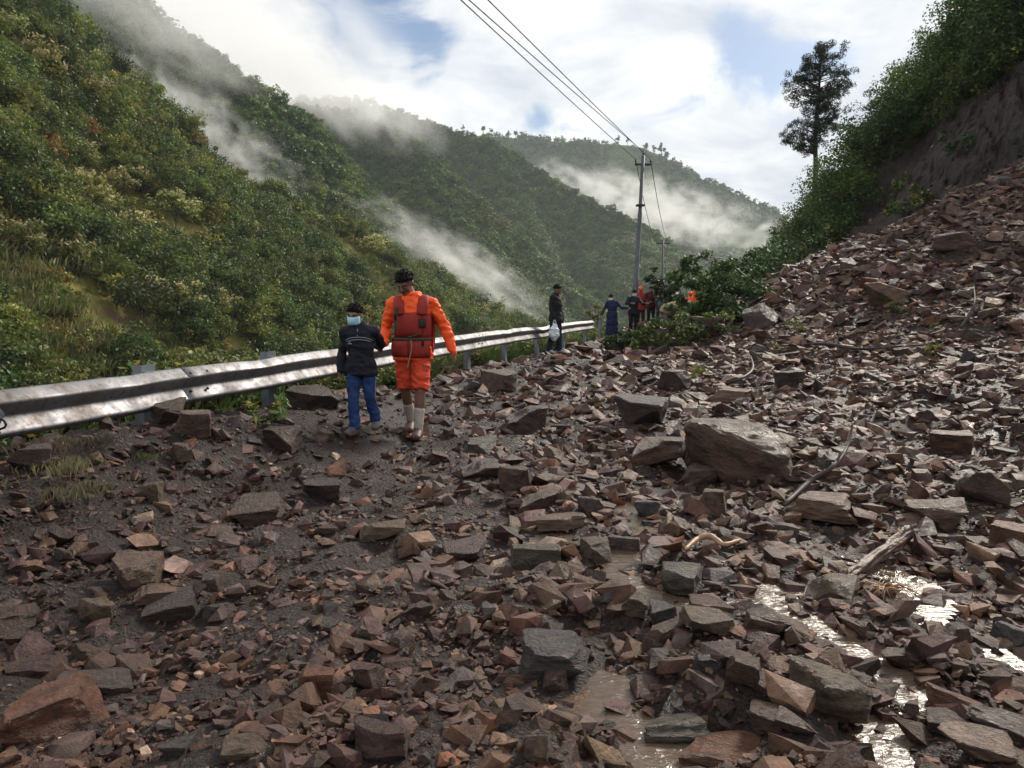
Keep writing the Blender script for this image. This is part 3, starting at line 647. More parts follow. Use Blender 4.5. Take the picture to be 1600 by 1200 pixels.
# ------------------------------------------------------------------ stones
PAL = {'brown': (.105, .068, .048), 'purple-brown': (.098, .064, .066), 'rust': (.170, .085, .050), 'tan': (.185, .138, .104), 'grey': (.118, .098, .096), 'slate-grey': (.066, .066, .074),
       'olive': (.150, .125, .085), 'grey-green': (.092, .096, .082), 'dark red': (.105, .060, .050), 'pale': (.36, .325, .28), 'dark brown': (.056, .038, .031)}
def rock_mat(name, col=None, sc_=2.2):
    m, t, b, o = new_mat(name); co = objco(t); oi = nd(t, 'ShaderNodeObjectInfo')
    off = nd(t, 'ShaderNodeVectorMath', operation='ADD'); lk(t, co, off.inputs[0])
    sv = nd(t, 'ShaderNodeVectorMath', operation='SCALE'); sv.inputs[0].default_value = (31, 17, 23); lk(t, oi.outputs['Random'], sv.inputs['Scale']); lk(t, sv.outputs[0], off.inputs[1]); co2 = off.outputs[0]
    if col is None:
        at = nd(t, 'ShaderNodeAttribute', attribute_name='tint'); base = at.outputs['Color']
    else:
        rg_ = nd(t, 'ShaderNodeRGB'); rg_.outputs[0].default_value = (*col, 1); hs = nd(t, 'ShaderNodeHueSaturation')
        mr = nd(t, 'ShaderNodeMapRange', inp={'To Min': .72, 'To Max': 1.28}); lk(t, oi.outputs['Random'], mr.inputs[0]); lk(t, mr.outputs[0], hs.inputs['Value']); lk(t, rg_.outputs[0], hs.inputs['Color']); base = hs.outputs[0]
    dk = mixc(t, 1.0, base, (.48, .45, .45), 'MULTIPLY'); lt = mixc(t, 1.0, base, (1.5, 1.42, 1.34), 'MULTIPLY')
    n_ = noise(t, sc_, 8, .62, co2, .3)
    c = mixc(t, ramp(t, n_, [(.34, (0, 0, 0)), (.66, (1, 1, 1))]), dk, lt)
    st = ramp(t, noise(t, sc_ * .7, 6, .6, co2, 1.2), [(.58, (0, 0, 0)), (.70, (1, 1, 1))])
    c = mixc(t, mathn(t, 'MULTIPLY', st, .55), c, (.15, .075, .045))
    sp = ramp(t, noise(t, sc_ * 16, 3, .7, co2), [(.60, (0, 0, 0)), (.72, (1, 1, 1))])
    c = mixc(t, mathn(t, 'MULTIPLY', sp, .35), c, (.26, .23, .20))
    lk(t, c, b.inputs['Base Color'])
    lk(t, ramp(t, noise(t, sc_ * 1.3, 5, .6, co2), [(.36, (.32, .32, .32)), (.64, (.68, .68, .68))]), b.inputs['Roughness']); b.inputs['Specular IOR Level'].default_value = .5 if col is not None else .24
    wv = nd(t, 'ShaderNodeTexWave', inp={'Scale': sc_ * .9, 'Distortion': 6.0, 'Detail': 4.0, 'Detail Scale': 2.0}); lk(t, co2, wv.inputs['Vector'])
    h = mathn(t, 'ADD', mathn(t, 'MULTIPLY', wv.outputs['Fac'], .05), mathn(t, 'ADD', noise(t, sc_ * 5, 8, .7, co2), mathn(t, 'MULTIPLY', n_, 1.2)))
    bump(t, b, h, .75, .09 if col is not None else .018)
    return m
PAL = {k: (c[0] * .72, c[1] * .585, c[2] * .515) for k, c in PAL.items()}
RM = {k: rock_mat('rock_' + k.replace(' ', '_').replace('-', '_'), c) for k, c in PAL.items()}
RUB = rock_mat('rubble_stone', None, 9.0)
def cut_block(seed, ncut=7, detail=0, sharp=.035):
    rg = random.Random(seed); bm = bmesh.new(); bmesh.ops.create_cube(bm, size=2.0)
    for v in bm.verts: v.co += Vector((rg.uniform(-.22, .22), rg.uniform(-.22, .22), rg.uniform(-.22, .22)))
    for i in range(ncut):
        n = Vector((rg.gauss(0, 1), rg.gauss(0, 1), rg.gauss(.15, .8))).normalized(); off = rg.uniform(.62, 1.0) * (abs(n.x) + abs(n.y) + abs(n.z)) * .62
        r = bmesh.ops.bisect_plane(bm, geom=bm.verts[:] + bm.edges[:] + bm.faces[:], plane_co=n * off, plane_no=n, clear_outer=True)
        ed = [e for e in r['geom_cut'] if isinstance(e, bmesh.types.BMEdge)]
        if ed:
            try: bmesh.ops.contextual_create(bm, geom=ed)
            except Exception: pass
    bmesh.ops.convex_hull(bm, input=bm.verts[:]) if False else None
    hull = bmesh.new()
    for v in bm.verts: hull.verts.new(v.co)
    bm.free(); bm = hull
    g = bmesh.ops.convex_hull(bm, input=bm.verts[:]); 
    for v in [v for v in bm.verts if not v.link_faces]: bm.verts.remove(v)
    bmesh.ops.dissolve_limit(bm, angle_limit=R(9), verts=bm.verts[:], edges=bm.edges[:])
    if detail >= 1:
        bmesh.ops.bevel(bm, geom=bm.edges[:], offset=sharp, segments=1, affect='EDGES', profile=.6)
    bmesh.ops.triangulate(bm, faces=bm.faces[:])
    if detail >= 2:
        for it in range(detail):
            le = [e for e in bm.edges if e.calc_length() > (.42, .24, .14)[min(it, 2)]]
            bmesh.ops.subdivide_edges(bm, edges=le, cuts=1, use_grid_fill=False); bmesh.ops.triangulate(bm, faces=[f for f in bm.faces if len(f.verts) > 3])
        if detail >= 3:
            for _ in range(3): bmesh.ops.smooth_vert(bm, verts=bm.verts[:], factor=.45, use_axis_x=True, use_axis_y=True, use_axis_z=True)
        co = np.array([v.co[:] for v in bm.verts]); bm.normal_update(); no = np.array([v.normal[:] for v in bm.verts])
        k = .085 * fbm(co[:, 0] * 1.6 + seed, co[:, 1] * 1.6, co[:, 2] * 2.6, o=4, seed=seed) + .03 * np.round(fbm(co[:, 0] * .8, co[:, 1] * .8 + seed, co[:, 2] * 3.0, o=2, seed=seed + 3) * 2.5) / 2.5
        for v, n, q in zip(bm.verts, no, k): v.co += Vector(n) * float(q)
    me = bpy.data.meshes.new('rock'); bm.to_mesh(me); bm.free(); me.update()
    ob = np.array([v.co[:] for v in me.vertices]); lo, hi = ob.min(0), ob.max(0); ob = (ob - (lo + hi) / 2) / (hi - lo) * 2
    me.vertices.foreach_set('co', ob.astype(np.float32).ravel()); me.update()
    return me
LAND = [  # u, v of foot, width px, height px, colour, label, short name, tilt
 (1148, 757, 176, 112, 'brown', 'largest brown boulder, overhanging a dark hollow in the middle of the rubble', 'the largest boulder', 0),
 (1030, 738, 86, 52, 'brown', 'brown faceted boulder immediately beside the largest boulder', 'the faceted boulder beside the largest one', 0),
 (95, 1160, 152, 104, 'rust', 'big orange-rust boulder in the bottom corner of the road', 'the big orange-rust boulder', 0),
 (1292, 1132, 142, 116, 'olive', 'large olive-brown block standing in the muddy water', 'the large olive block in the water', 0),
 (868, 1068, 118, 72, 'slate-grey', 'slate-grey pointed slab at the edge of the muddy water', 'the pointed slate slab', 8),
 (866, 1088, 46, 42, 'brown', 'rounded brown wedge leaning on the pointed slate slab', 'the brown wedge', 0),
 (597, 1206, 92, 88, 'dark red', 'smooth reddish-brown slab standing at the bottom edge of the photo', 'the smooth reddish slab', 0),
 (575, 1086, 56, 66, 'dark red', 'upright reddish block with flat top in the gravel', 'the upright reddish block', 0),
 (495, 1097, 62, 62, 'rust', 'rust-orange block split from its grey lower half', 'the split rust block', 0),
 (213, 930, 78, 58, 'tan', 'tan block with sunlit sloping top on the left gravel', 'the tan block on the gravel', 10),
 (337, 934, 42, 48, 'brown', 'small brown cube-shaped stone standing alone on gravel', 'the lone cube-shaped stone', 0),
 (262, 978, 92, 40, 'dark brown', 'dark slab tilted under a thin tan slab', 'the dark tilted slab', 12),
 (250, 952, 74, 26, 'tan', 'thin tan slab lying on the dark tilted slab', 'the thin tan slab', 4),
 (152, 987, 48, 52, 'olive', 'olive wedge-shaped stone with its point up', 'the olive wedge', 0),
 (20, 1008, 80, 54, 'brown', 'brown layered block cut by the left edge of the photo', 'the layered block at the left edge', 0),
 (58, 1066, 92, 38, 'dark red', 'dark red slab behind the big orange-rust boulder', 'the dark red slab', 6),
 (150, 1094, 112, 48, 'grey', 'grey-brown tilted slab touching the big orange-rust boulder', 'the grey-brown tilted slab', 10),
 (838, 900, 84, 58, 'grey-green', 'grey-green boulder near the head of the puddle', 'the grey-green boulder', 0),
 (598, 850, 74, 28, 'olive', 'flat olive stone lying beside the gravel path', 'the flat olive stone', 0),
 (725, 883, 72, 42, 'purple-brown', 'layered purple-brown stone with pale top edge', 'the layered purple stone', 10),
 (932, 886, 46, 52, 'olive', 'ochre block standing next to a grey block', 'the ochre block', 0),
 (975, 873, 54, 38, 'grey', 'grey block between ochre block and muddy water', 'the grey block by the ochre one', 0),
 (820, 682, 72, 42, 'dark brown', 'nearly black boulder on the road behind the orange rescuer', 'the nearly black boulder', 0),
 (780, 618, 58, 36, 'brown', 'brown wedge boulder beyond the rescuer near the rail posts', 'the brown wedge boulder near the rail', 0),
 (998, 670, 84, 48, 'dark brown', 'dark brown angular boulder above the faceted boulder', 'the dark angular boulder', 0),
 (1052, 614, 54, 34, 'grey', 'grey block with a bright flat top far up the road', 'the bright-topped block', 0),
 (1140, 630, 64, 20, 'tan', 'flat pale tan slab above the largest boulder', 'the flat pale slab', 0),
 (1284, 824, 112, 36, 'tan', 'broad tan slab below the curved dark branch', 'the broad tan slab', 0),
 (1460, 832, 92, 38, 'brown', 'long brown slab right of the broad tan slab', 'the long brown slab', 6),
 (1300, 938, 78, 52, 'olive', 'dark olive boulder touching the broken log', 'the boulder touching the log', 0),
 (1105, 1003, 82, 46, 'olive', 'ochre-grey boulder on the near bank of the runoff', 'the ochre-grey boulder', 0),
 (1065, 938, 66, 46, 'grey-green', 'grey-green wedge stone at the water edge', 'the grey-green wedge', 0),
 (1110, 962, 72, 34, 'rust', 'flat rusty pink slab beside the runoff', 'the flat rusty pink slab', 0),
 (1037, 988, 46, 48, 'slate-grey', 'blue-grey slate cube in the runoff', 'the slate cube', 0),
 (990, 972, 52, 36, 'olive', 'yellowish-olive block left of the slate cube', 'the yellowish block', 0),
 (1195, 1003, 72, 52, 'brown', 'brown tilted slab right of the ochre-grey boulder', 'the brown tilted slab', 14),
 (1160, 1084, 58, 60, 'brown', 'brown pointed stone left of the large olive block', 'the brown pointed stone', 0),
 (1198, 1154, 62, 60, 'brown', 'brown upright wedge below the large olive block', 'the upright wedge below the olive block', 0),
 (1246, 1160, 68, 44, 'dark red', 'dark red slab leaning under the large olive block', 'the red slab under the olive block', 10),
 (1490, 1120, 92, 48, 'rust', 'pinkish-rust slab stacked near the bottom right corner', 'the pinkish-rust slab', 8),
 (1564, 1158, 96, 44, 'dark red', 'brick-red slab cut by the right edge of the photo', 'the brick-red slab', 0),
 (1486, 1152, 74, 36, 'dark red', 'dull red slab beneath the pinkish-rust slab', 'the dull red slab', 0),
 (1525, 1206, 116, 56, 'tan', 'big tan slab in the bottom right corner', 'the big tan corner slab', 5),
 (1140, 1210, 166, 58, 'rust', 'long orange-grey slab along the bottom edge of the photo', 'the long orange-grey slab', 4),
 (1052, 1184, 114, 48, 'grey-green', 'grey-green slab above the long orange-grey slab', 'the grey-green slab', 6),
 (1588, 862, 70, 48, 'rust', 'pinkish-red stone at the right edge halfway down', 'the pinkish-red edge stone', 0),
 (1486, 712, 62, 38, 'rust', 'pinkish-brown block low on the talus slope', 'the pinkish talus block', 0),
 (1386, 487, 62, 32, 'tan', 'tan boulder halfway up the talus slope', 'the tan talus boulder', 0),
 (1532, 792, 72, 62, 'brown', 'tall brown block low on the right of the talus', 'the tall brown talus block', 0),
 (838, 1196, 52, 64, 'tan', 'tan-topped block in shallow water at the bottom edge', 'the tan-topped block', 0),
 (280, 1190, 58, 46, 'slate-grey', 'slate-grey angular stone at the bottom edge', 'the slate stone at the bottom edge', 0),
 (385, 1186, 84, 34, 'olive', 'long olive-brown slab at the bottom edge', 'the long olive slab', 6),
 (502, 788, 58, 34, 'dark brown', 'dark brown block lying in front of the boy', 'the dark block in front of the boy', 0),
 (402, 822, 80, 42, 'brown', 'rust-brown rock left of the gravel path', 'the rust-brown rock by the path', 8),
 (303, 688, 54, 46, 'tan', 'tan rock beside the nearest guardrail post', 'the tan rock by the nearest post', 14),
 (262, 668, 44, 44, 'brown', 'brown slab leaning against the nearest guardrail post', 'the slab by the nearest post', 25),
 (440, 712, 64, 44, 'dark red', 'dark red rock below the second guardrail post', 'the dark red rock below the rail', 0),
 (492, 642, 80, 40, 'dark brown', 'dark brown boulder right beside the second guardrail post', 'the boulder by the second post', 0),
 (48, 742, 62, 34, 'dark brown', 'dark flat rock under the near end of the rail', 'the dark rock under the rail', 0),
 (1490, 402, 64, 22, 'purple-brown', 'purple-brown slab high on the talus slope', 'the purple talus slab', 0),
 (1552, 385, 22, 12, 'pale', 'small white stone high on the talus slope', 'the white stone', 0),
 (752, 714, 52, 24, 'grey-green', 'greenish slab on the road behind the gravel path', 'the greenish slab', 8),
 (805, 772, 54, 54, 'brown', 'brown block with pale top in the middle of the road', 'the pale-topped brown block', 6),
 (750, 752, 64, 32, 'grey', 'grey tilted slab left of the pale-topped brown block', 'the grey tilted slab', 10),
 (1011, 818, 40, 42, 'slate-grey', 'slate stone standing upright in the water', 'the upright slate stone', 0),
 (1092, 762, 64, 40, 'grey', 'grey-brown block under the edge of the largest boulder', 'the block under the largest boulder', 0),
 (1112, 806, 44, 46, 'tan', 'tan cube below the largest boulder', 'the tan cube', 0),
 (1234, 608, 42, 24, 'dark brown', 'black shadowed stone at the foot of the talus', 'the black stone', 0),
 (1188, 522, 58, 34, 'dark brown', 'dark slab propped beside the fallen tree', 'the dark slab by the fallen tree', 28),
 (1106, 534, 56, 34, 'brown', 'pointed brown boulder at the edge of the fallen bushes', 'the pointed boulder by the bushes', 0),
 (1040, 536, 36, 22, 'slate-grey', 'dark grey stone in front of the low bush', 'the grey stone by the bush', 0),
 (878, 838, 84, 20, 'tan', 'long thin tan slab above the grey-green boulder', 'the long thin slab', 3),
 (842, 805, 60, 40, 'brown', 'brown layered block above the long thin slab', 'the brown layered block', 10),
]
rock_boxes = []; FOOT = []
rgK = random.Random(44)
def put_rock(me, p, size, rz, tilt, mat_key, label, group=None):
    o = bpy.data.objects.new('rock', me); C.objects.link(o); o.location = p; o.scale = size; o.rotation_euler = (R(tilt), R(tilt * .6 * rgK.choice((-1, 1))), rz)
    if me.materials: o.material_slots[0].link = 'OBJECT'; o.material_slots[0].material = RM[mat_key]
    tag(o, label, 'rock', group); return o
for i, (u, v, w_, h_, col, lab, short, tilt) in enumerate(LAND):
    q = ground_hit(u, min(v - 3, 1196)); d = q.y; wm = w_ / FPX * d * 1.03; el = math.atan2(EYE - q.z, math.hypot(q.x, q.y))
    hm = max(.32 * wm * (.5 if h_ < .45 * w_ else 1), h_ / FPX * d * (1.0 - .45 * min(1, math.sin(el) * 1.8))); dm = min(wm * .95, max(wm * .6, h_ / FPX * d / max(.25, math.sin(el)) * .6))
    me = cut_block(900 + i * 7, 6 if w_ > 90 else 5, 3 if w_ > 100 else 2, .05); me.materials.append(RM[col])
    di = Vector((q.x, q.y, 0)).normalized(); c_ = q + di * dm * .42
    put_rock(me, (c_.x, c_.y, Gz(c_.x, c_.y) + hm * .36), (wm / 2, dm / 2, hm * .62), math.atan2(-q.x, q.y) + rgK.uniform(-.25, .25), tilt + rgK.uniform(-3, 3), col, lab)
    rock_boxes.append((u, v - h_ / 2, w_ / 2, h_ / 2, short)); FOOT.append((c_.x, c_.y, wm / 2))
# further stones one can pick out, sharing a set of shapes
MED = [cut_block(3000 + i, 5, 2, .05) for i in range(20)]
for me in MED: me.materials.append(RM['brown'])
WORDS = {0: 'block', 1: 'slab', 2: 'chunk'}
def zone_ok(u, v):
    if v < 470 or u < -20 or u > 1620: return False
    if u < np.interp(v, [500, 545, 600, 660, 700], [900, 800, 700, 520, 0]): return False
    return True
medium = []; tries = 0
wcol = ['brown'] * 6 + ['purple-brown'] * 5 + ['grey'] * 3 + ['dark red'] * 2 + ['tan'] * 3 + ['olive'] * 2 + ['slate-grey'] * 2 + ['grey-green'] + ['rust'] + ['dark brown'] * 3
def path_d(u, v): return abs(u - np.interp(v, [680, 760, 860, 1000, 1200], [600, 560, 500, 420, 230]))
talus_edge = lambda u: np.interp(u, [1100, 1180, 1600], [500, 478, 285])
while len(medium) < 226 and tries < 60000:
    tries += 1
    u = rgK.uniform(-10, 1610); v = rgK.uniform(330, 1200)
    if not zone_ok(u, v) and not (u > 1180 and v > talus_edge(u) + 8): continue
    if u < 330 and 690 < v < 900 and rgK.random() < .75: continue
    if path_d(u, v) < 90 and v > 680 and rgK.random() < .8: continue
    if u < 780 and rgK.random() < .35: continue
    near_ = np.interp(v, [330, 520, 800, 1200], [.45, .6, .95, 1.05]); wpx = near_ * (20 + 34 * rgK.random() ** 2.0)
    if any(abs(u - a) < (wpx / 2 + c) * .85 and abs(v - b_) < (wpx * .35 + e) * .85 for a, b_, c, e, _ in rock_boxes): continue
    if any(abs(u - a[0]) < (wpx + a[2]) * .5 and abs(v - a[1]) < (wpx + a[2]) * .34 for a in medium): continue
    medium.append((u, v, wpx))
labels_seen = {}
recs = []
for (u, v, wpx) in medium:
    q = ground_hit(u, v); d = q.y; wm = wpx / FPX * d; sh = rgK.choice((0, 0, 1, 1, 2)); col = rgK.choice(wcol)
    a, b_, c, e, short = min(rock_boxes, key=lambda k: (k[0] - u) ** 2 + ((k[1] - v) * 1.3) ** 2)
    dx, dy = u - a, v - b_
    rel = ('left of' if dx < 0 else 'right of') if abs(dx) > abs(dy) * 1.2 else ('just above' if dy < 0 else 'just below')
    recs.append((q, wm, sh, col, rel, short, math.hypot(dx, dy)))
recs_sorted = sorted(range(len(recs)), key=lambda i: recs[i][6])
lab_of = {}
for i in recs_sorted:
    q, wm, sh, col, rel, short, dist = recs[i]; key = (col, WORDS[sh], rel, short); k = labels_seen.get(key, 0); labels_seen[key] = k + 1
    pre = '' if k == 0 else ('next ' if k == 1 else 'outermost ')
    lab_of[i] = f'{pre}{col} {WORDS[sh]} {rel} {short}' if k else f'small {col} {WORDS[sh]} {rel} {short}'
for i, (q, wm, sh, col, rel, short, dist) in enumerate(recs):
    hz_ = {0: .62, 1: .30, 2: .48}[sh] * wm; dm = wm * rgK.uniform(.6, .95)
    put_rock(MED[rgK.randrange(len(MED))], (q.x, q.y, q.z + hz_ * .22), (wm / 2, dm / 2, hz_ / 2 * 1.25), rgK.uniform(0, 6.3), rgK.gauss(0, 12), col, lab_of[i], 'loose stones in the landslide debris')
# ------------------------------------------------------------------ uncountable rubble and gravel
def hull_geo(seed, n):
    rg = random.Random(seed); bm = bmesh.new()
    cor = [Vector((a, b_, c)) for a in (-1, 1) for b_ in (-1, 1) for c in (-1, 1)]; shx, shy = rg.uniform(-.35, .35), rg.uniform(-.35, .35); cutc = set(rg.sample(range(8), max(0, n - 8)))
    for i, q in enumerate(cor):
        q = Vector((q.x + shx * q.z, q.y + shy * q.z + rg.uniform(-.2, .2) * q.x, q.z)) + Vector((rg.uniform(-.4, .4), rg.uniform(-.4, .4), rg.uniform(-.4, .4)))
        if i in cutc:
            for ax in range(2):
                p_ = q.copy(); p_[(ax + i) % 3] *= rg.uniform(.1, .6); bm.verts.new(p_)
        else: bm.verts.new(q)
    bmesh.ops.convex_hull(bm, input=bm.verts[:])
    for v in [v for v in bm.verts if not v.link_faces]: bm.verts.remove(v)
    bmesh.ops.triangulate(bm, faces=bm.faces[:]); bm.verts.index_update()
    V = np.array([v.co[:] for v in bm.verts]); F_ = np.array([[v.index for v in f.verts] for f in bm.faces]); bm.free(); return V, F_
def rubble(name, n, seed, smin, smax, power, npts, label, pxmin, pxvar, ymax, ntal, flat=.62):
    rg = np.random.default_rng(seed); pr_ = [hull_geo(seed * 50 + i, npts) for i in range(24)]
    n1 = n - ntal; y = np.exp(rg.uniform(math.log(1.15), math.log(ymax), n1)); k = rg.uniform(-.98, 1.0, n1); x = k * y
    y2 = 8 + 27 * rg.random(ntal) ** .8; x2 = rg.uniform(.18, .92, ntal) * y2; x = np.concatenate([x, x2]); y = np.concatenate([y, y2])
    t_ = x - rail_x(y); keep = (t_ > -.35) & ((t_ > .0) | (rg.random(n) < .5)); 
    u_ = 800 + FPX * x / y; v_ = 473 + FPX * EYE / y
    gravel_path = np.exp(-(path_d(u_, v_) / 100) ** 2) * (v_ > 640); verge = smooth(1.7, .6, t_) * smooth(9, 6, y)
    s = smin * (1 + (smax / smin - 1) * rg.random(n) ** power)
    s = s * (1 - .55 * gravel_path) * (1 - .5 * verge) * np.interp(y, [1, 5], [.55, 1]) if npts > 8 else s
    s[n1:] *= .75; pxv = np.where(np.arange(n) < n1, pxvar, pxvar * .55)
    s = np.maximum(s, (pxmin + pxv * rg.random(n) ** 3.5) / FPX * y)
    dens = (.62 + .38 * smooth(600, 950, u_)) * (1 - .3 * gravel_path); keep &= rg.random(n) < dens + .25 * (y > 9) + .3 * (npts < 9)
    wd_ = water_dist(x, y); keep &= (wd_ > .09) | (rg.random(n) < .5)
    for fx, fy, fr in FOOT:
        keep &= (np.hypot(x - fx, (y - fy + .25 * fr) * .8) > fr * 1.0) | (s < .25 * fr)
    x, y, s, verge = x[keep], y[keep], s[keep], verge[keep]; n = len(x)
    z = G(x, y) + s * rg.uniform(-.16, .20, n)
    az = rg.uniform(0, 6.283, n); tx = rg.normal(size=n) * .35; ty = rg.normal(size=n) * .35
    sx = s * rg.uniform(.7, 1.15, n); sy = s * rg.uniform(.5, .9, n); sz = s * rg.uniform(.25, flat, n)
    ca, sa, cx, sx_, cy_, sy_ = np.cos(az), np.sin(az), np.cos(tx), np.sin(tx), np.cos(ty), np.sin(ty)
    keys = list(PAL); wts = np.array([7, 8, 1.0, 2.6, 2.4, 1.0, 1.6, .4, 2.2, .35, 3.6]); wts /= wts.sum()
    kc = rg.choice(len(keys), n, p=wts); kv = rg.choice(len(keys), n, p=[.1, .5, 0, .05, .12, .15, 0, 0, .03, .01, .04]); kc = np.where(rg.random(n) < verge * .8, kv, kc)
    pal = np.array([PAL[k_] for k_ in keys]); col = pal[kc] * np.exp(rg.normal(size=(n, 1)) * .38)
    pi = rg.integers(0, len(pr_), n); VV = []; FF = []; KK = []; off = 0
    for j, (V, F_) in enumerate(pr_):
        w_ = np.nonzero(pi == j)[0]
        if not len(w_): continue
        q = V[None] * np.stack([sx[w_], sy[w_], sz[w_]], 1)[:, None, :] * .5
        X, Y, Z = q[..., 0], q[..., 1], q[..., 2]
        def c1(a): return a[w_][:, None]
        Y, Z = Y * c1(cx) - Z * c1(sx_), Y * c1(sx_) + Z * c1(cx)
        X, Z = X * c1(cy_) + Z * c1(sy_), -X * c1(sy_) + Z * c1(cy_)
        X, Y = X * c1(ca) - Y * c1(sa), X * c1(sa) + Y * c1(ca)
        o_ = np.stack([X + c1(x), Y + c1(y), Z + c1(z)], -1); m_ = len(w_); nvv = len(V)
        VV.append(o_.reshape(-1, 3)); FF.append((F_[None] + (np.arange(m_) * nvv)[:, None, None] + off).reshape(-1, 3)); KK.append(np.repeat(col[w_], nvv, 0)); off += m_ * nvv
    o = link(name, np_mesh(name, np.concatenate(VV), np.concatenate(FF), RUB, np.concatenate(KK))); tag(o, label, kind='stuff'); return o
rubble('rubble', 62000, 3, .020, .18, 5.5, 11, 'angular brown and grey rubble strewn over the road and talus', 5.0, 24, 42, 20000)
rubble('gravel', 76000, 4, .009, .045, 2.4, 8, 'fine broken stone and gravel between the larger rocks', 2.6, 4, 34, 16000)
# broken stone clinging to the bare scar
rgs = np.random.default_rng(61); ps = sR(5200, rgs, .02, 1.0, 1290, 2100); us = np.array([proj(q_) for q_ in ps])
ps = ps[in_poly(us[:, 0], us[:, 1], SC_IN)]; pst = []
for i in range(6):
    V_, F_ = hull_geo(8800 + i, 10); k_ = list(PAL)[[0, 1, 10, 4, 1, 3][i]]
    pst.append(np_mesh('scar_stone', V_ * np.array([.5, .4, .28]), F_, RUB, np.repeat(np.array([PAL[k_]]), len(V_), 0)))
scatter('scar_stones', ps, .04 + .30 * rgs.random(len(ps)) ** 6, rgs.integers(0, 6, len(ps)), pst, 'loose stones stuck in the bare earth scar', rgs, .5)
# ------------------------------------------------------------------ guardrail
def galv():
    m, t, b, o = new_mat('galvanised_steel'); co = objco(t)
    c = mixc(t, ramp(t, noise(t, 3.0, 7, .65, co), [(.4, (0, 0, 0)), (.68, (1, 1, 1))]), (.21, .21, .225), (.12, .115, .113))
    c = mixc(t, mathn(t, 'MULTIPLY', ramp(t, noise(t, 22, 5, .7, co), [(.52, (0, 0, 0)), (.64, (1, 1, 1))]), .8), c, (.10, .072, .058))
    c = mixc(t, mathn(t, 'MULTIPLY', ramp(t, noise(t, 1.7, 7, .7, co, .5), [(.50, (0, 0, 0)), (.66, (1, 1, 1))]), .6), c, (.12, .085, .065))
    lk(t, c, b.inputs['Base Color']); b.inputs['Metallic'].default_value = .85
    lk(t, ramp(t, noise(t, 6, 6, .6, co), [(.35, (.52, .52, .52)), (.7, (.74, .74, .74))]), b.inputs['Roughness'])
    bump(t, b, noise(t, 5, 5, .6, co), .04, .02); return m
GALV = galv(); POST = simple('post_steel', (.20, .225, .245), (.13, .145, .16), 5, .5, .15, 30, metal=.45)
BOLT = simple('bolt_steel', (.06, .055, .05), (.03, .028, .026), 20, .5, .1, metal=.7)
_rt = []
for u_, v_ in ((0, 612), (135, 590), (263, 574), (422, 557), (533, 547), (640, 533), (720, 523), (800, 513), (870, 506), (942, 499)):
    q_ = img_dir(u_, v_); k_ = RAIL_A / (q_.x - RAIL_B * q_.y); _rt.append((q_.y * k_, EYE + q_.z * k_))
_pf = np.polyfit([a for a, _ in _rt], [b_ for _, b_ in _rt], 2)
RZ_TOP = lambda y: np.polyval(_pf, y)
PROF = [(0.0, .0), (-.010, -.006), (-.066, -.058), (-.074, -.068), (-.073, -.082), (-.018, -.150), (-.012, -.162), (-.018, -.172), (-.068, -.238), (-.075, -.250), (-.073, -.262), (-.050, -.284), (-.040, -.288)]
rail_dir = Vector((RAIL_B, 1, 0)).normalized(); rail_nrm = Vector((1, -RAIL_B, 0)).normalized()   # towards the road
gr = empty('guardrail', (rail_x(8), 8, Gz(rail_x(8), 8))); tag(gr, 'galvanised steel guardrail running along the valley side of the road', 'guardrail')
gr_inv = gr.location.copy()
dent = lambda y: .035 * math.exp(-((y - 18.3) / .9) ** 2) + .014 * math.exp(-((y - 7.1) / .25) ** 2) + .008 * math.exp(-((y - 5.55) / .12) ** 2) + .012 * math.exp(-((y - 9.6) / .3) ** 2) + .02 * math.exp(-((y - 15.4) / .3) ** 2)
def beam(y0, y1, off):
    n = int((y1 - y0) / .12) + 2; V = []; F = []; m_ = len(PROF)
    for side in (0, 1):
        for i in range(n):
            y = y0 + (y1 - y0) * i / (n - 1); base = Vector((rail_x(y), y, float(RZ_TOP(y))))
            for j, (dx, dz) in enumerate(PROF):
                wob = .003 * math.sin(y * 2.1 + j * .3) + .0015 * math.sin(y * 9.7 + j)
                V.append(base + rail_nrm * (-dx + off - side * .0035 + wob) + Vector((0, 0, dz - dent(y) * (1 if j < 4 else .3) + .002 * math.sin(y * 3.3) + .004 * math.sin(y * .9))) - gr_inv)
    N = n * m_
    for i in range(n - 1):
        for j in range(m_ - 1):
            a = i * m_ + j; F.append((a, a + m_, a + m_ + 1, a + 1)); F.append((N + a + 1, N + a + m_ + 1, N + a + m_, N + a))
    for i in range(n - 1):
        a, b_ = i * m_, i * m_ + m_ - 1
        F.append((a, N + a, N + a + m_, a + m_)); F.append((b_ + m_, N + b_ + m_, N + b_, b_))
    for j in range(m_ - 1):
        F.append((j, j + 1, N + j + 1, N + j)); a = (n - 1) * m_ + j; F.append((a + 1, a, N + a, N + a + 1))
    me = bpy.data.meshes.new('rail_beam'); me.from_pydata(V, [], F); me.update(); me.shade_smooth()
    o = link('rail_beam', me, GALV, gr); return o
JO = [1.2, 6.25, 13.6, 20.0, 25.6]
for i in range(4):
    bo = beam(JO[i] - (.16 if i else 0), JO[i + 1] + .16 * (i < 3), .004 * (i % 2) + .001)
    if i == 3: continue
    yj = JO[i + 1]
    for dy in (-.11, .09):
        for dz in (-.045, -.19):
            y = yj + dy; c_ = Vector((rail_x(y), y, float(RZ_TOP(y)) + dz - .0)) + rail_nrm * .055 - gr_inv
            MB().sphere(c_, (.014, .014, .012), nu=8, nv=5).build('bolt', BOLT, bo, True)
